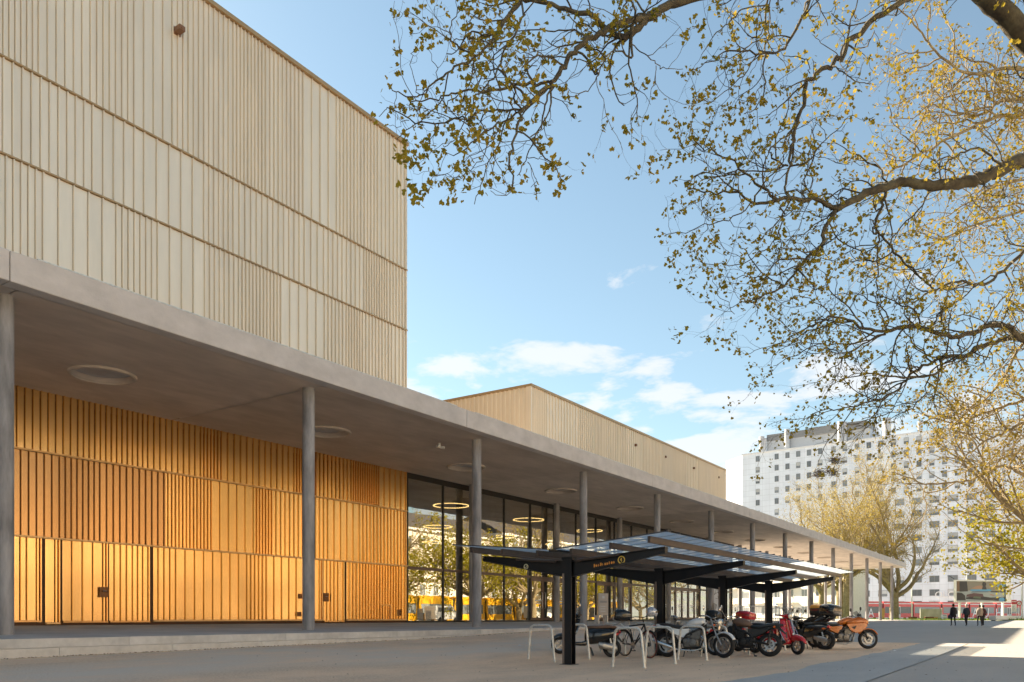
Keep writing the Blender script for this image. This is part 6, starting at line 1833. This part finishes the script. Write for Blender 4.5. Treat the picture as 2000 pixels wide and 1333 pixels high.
# spec: spacing, length, max radius, seg, wobble, up, angle, start fraction
specN = [(.40, (.35, 1.1), .014, .08, .24, .02, .9, .0), (.17, (.15, .42), .0062, .06, .36, .03, .8, .2), (.15, (.05, .15), .0042, .05, .38, .05, .8, .3)]
specM = [(.36, (.5, 1.5), .016, .11, .26, .02, .95, .0), (.18, (.2, .6), .0085, .09, .35, .04, .8, .15), (.18, (.08, .22), .0060, .08, .35, .05, .8, .3)]
specC = [(.40, (.6, 1.9), .022, .16, .26, .02, .95, .0), (.22, (.3, .8), .0115, .14, .33, .04, .8, .15), (.24, (.1, .3), .0085, .12, .35, .05, .8, .3)]
specD = [(.38, (.8, 2.6), .03, .22, .26, .03, .95, .0), (.26, (.4, 1.0), .011, .2, .33, .04, .8, .15), (.26, (.15, .4), .008, .18, .35, .05, .8, .3)]
t1 = thing('plane_tree', 'nearest plane tree whose bare twiggy limbs hang in from the top of the picture', 'tree', (0, 0, 0), 0, 'plane trees along the street')
limb_tree(t1, LA + LA2, 3, (5.2, 11.0, 0), specN, (3, .028, .35), M['leaf'], .058, join=True, keep=.62)
t2 = thing('plane_tree', 'plane tree with the thick dark limb reaching in from the right edge', 'tree', (0, 0, 0), 0, 'plane trees along the street')
limb_tree(t2, LB, 4, (5.0, 19.5, 0), specM, (3, .04, .25), M['leaf'], .066, join=True, keep=.6)
t3 = thing('plane_tree', 'third plane tree, with dark curved limbs low at the right and sunlit tips', 'tree', (0, 0, 0), 0, 'plane trees along the street')
limb_tree(t3, LC, 5, (5.0, 28.0, 0), specC, (3, .05, .3), M['leaf'], .080, join=True, keep=.5)
t4 = thing('plane_tree', 'fourth plane tree, all golden in the sun behind the dark limbs', 'tree', (0, 0, 0), 0, 'plane trees along the street')
limb_tree(t4, LD, 6, (5.4, 36.5, .05), specD, (3, .08, .5), M['leafg'], .105, join=True, bark='bark2', simple=True, keep=.6)

M['leafp'] = leaf_mat('pale_bud_leaf', (.38, .30, .06), (.52, .40, .13), .5)
def whole_tree(label, loc, H, spread, seed, leaf, lsize, nl, bark='bark2', trunk_h=3.2, r=.35, name='plane_tree', group=None, up=.12, nlimb=8, lean=(0, 0), steep=.8, dense=1.0, fine=1.0, lspread=.28):
    T = Tree(seed); rg = T.rg; T.lt = (nl, lspread, .9)
    t = thing(name, label, 'tree', loc, 0, group)
    tp = Vector((0, 0, 0)); top = Vector((lean[0], lean[1], trunk_h))
    T.branch(*smooth_path([tp + Vector((0, 0, -.2)), tp + Vector((0, 0, .25)), tp.lerp(top, .5) + Vector((rg.gauss(0, .08), 0, 0)), top], [r * 1.5, r * 1.12, r, r * .95], rg, .02), n=12)
    for i in range(nlimb):
        a = 2 * PI * i / nlimb + rg.uniform(-.3, .3)
        ele = rg.uniform(.35, 1.3) * steep
        d = Vector((math.cos(a) * math.cos(ele), math.sin(a) * math.cos(ele), math.sin(ele)))
        L_ = min((H - trunk_h) / max(.35, math.sin(ele)), spread / max(.2, math.cos(ele))) * rg.uniform(.75, 1.0)
        p0 = top - Vector((0, 0, rg.uniform(0, trunk_h * .3)))
        pts, rad, _ = T.wander(p0, d, L_, r * .55, .03, .7, .13, up * .5)
        T.branch(pts, rad)
        T.twigs(pts, rad, 0, [(.62 / dense, (L_ * .18, L_ * .42), .07, .4, .18, up, .75, .22), (.55 / dense, (.8, 2.2), .028 * fine, .3, .22, up, .7, .1), (.5 / dense, (.35, 1.0), .012 * fine, .25, .25, up, .7, .15)])
    T.finish(t, M[bark], leaf, lsize, simple=True)
    print('whole', len(T.lp), len(T.bark.f))
    return t
G1 = 'plane trees along the street'
ta_ = whole_tree('golden plane tree further down the street at the right edge', (3.0, 49, .2), 18, 8.5, 21, M['leafg'], .13, 3, group=G1, nlimb=8, steep=.72)
tb_ = whole_tree('dense yellow green tree low at the right edge above the plaza', (0.2, 63, .32), 13.0, 7.0, 22, M['leafy'], .21, 12, group=G1, nlimb=9, steep=.6, trunk_h=2.8)
def tcopy(src, loc, rz, label, sc=1):
    c = copy_tree(src); c.location = loc; c.rotation_euler = (0, 0, rz); c.scale = (sc, sc, sc); c['label'] = label; return c
tcopy(ta_, (4.5, 80, .45), 2.1, 'plane tree beyond the dense yellow green one, far down the street')
tcopy(tb_, (4.5, 96, .5), 1.2, 'yellow green tree near the end of the plaza row')
tcopy(ta_, (5.6, 38.5, .05), 2.7, 'golden plane tree just behind the fourth one at the right edge', 1.05)
tcopy(tb_, (15.0, 64, 0), 4.0, 'plane tree in the second row, mirrored in the glass front')
tcopy(tb_, (14.5, 92, 0), 3.3, 'yellow green tree in the second row, mirrored at the first glass bays')
tcopy(tb_, (14.0, 110, 0), .9, 'plane tree in the second row, mirrored in the middle bays')
tcopy(tb_, (14.2, 130, 0), 5.0, 'yellow green tree in the second row, mirrored in the far bays')
tcopy(ta_, (5.0, 116, .6), 5.5, 'last plane tree of the street row beside the lawn')
# trees on the lawn behind the end of the canopy
G2 = 'bare topped plane trees on the lawn'
def at(px, d): 
    p = P(px, HZ, d); return (p.x, p.y, .62)
whole_tree('tall plane tree on the lawn with crow nests, behind the canopy end', at(1640, 126), 25.5, 10.5, 31, M['leafp'], .16, 10, group=G2, nlimb=10, steep=.88, trunk_h=6, r=.55, dense=.72, fine=1.1, up=.1, lspread=.45)
whole_tree('broad plane tree whose trunk stands right beside the last canopy column', at(1746, 119), 23.5, 13.5, 32, M['leafp'], .16, 8, group=G2, nlimb=10, steep=.8, trunk_h=4.2, r=.62, dense=.6, fine=1.1, up=.1, lspread=.5)
whole_tree('pale forked plane tree between the far canopy columns', at(1606, 122), 17.0, 7.5, 33, M['leafp'], .16, 8, group=G2, nlimb=7, steep=.85, trunk_h=5, r=.45, dense=.7, fine=1.1, lspread=.4)
whole_tree('thick pale plane trunk in front of the shelter end', at(1657, 120), 18.5, 9, 34, M['leafp'], .16, 8, group=G2, nlimb=7, steep=.9, trunk_h=8, r=.6, dense=.65, fine=1.1, lspread=.45)
# crow nests: balls of crossed sticks
for i, (px, py) in enumerate(((1631, 900), (1622, 922), (1597, 926))):
    p = P(px, py, 125.5); b = MB(); rg = random.Random(60 + i)
    for k in range(110):
        a = Vector((rg.gauss(0, 1), rg.gauss(0, 1), rg.gauss(0, .8))).normalized() * rg.uniform(.35, .7); c = a + Vector((rg.gauss(0, .5), rg.gauss(0, .5), rg.gauss(0, .25)))
        b.tube([a, c], .03, 3, caps=False)
    o = b.build('crow_nest', M['blackpl'] if 0 else mat('nest_sticks', (.05, .03, .02), .9), None, loc=p)
    tag(o, ['highest dark crow nest at the top of the lawn tree', 'large dark crow nest just below the highest one', 'small dark crow nest left of the other two'][i], 'bird nest'); stuff(o); o['kind'] = 'thing'
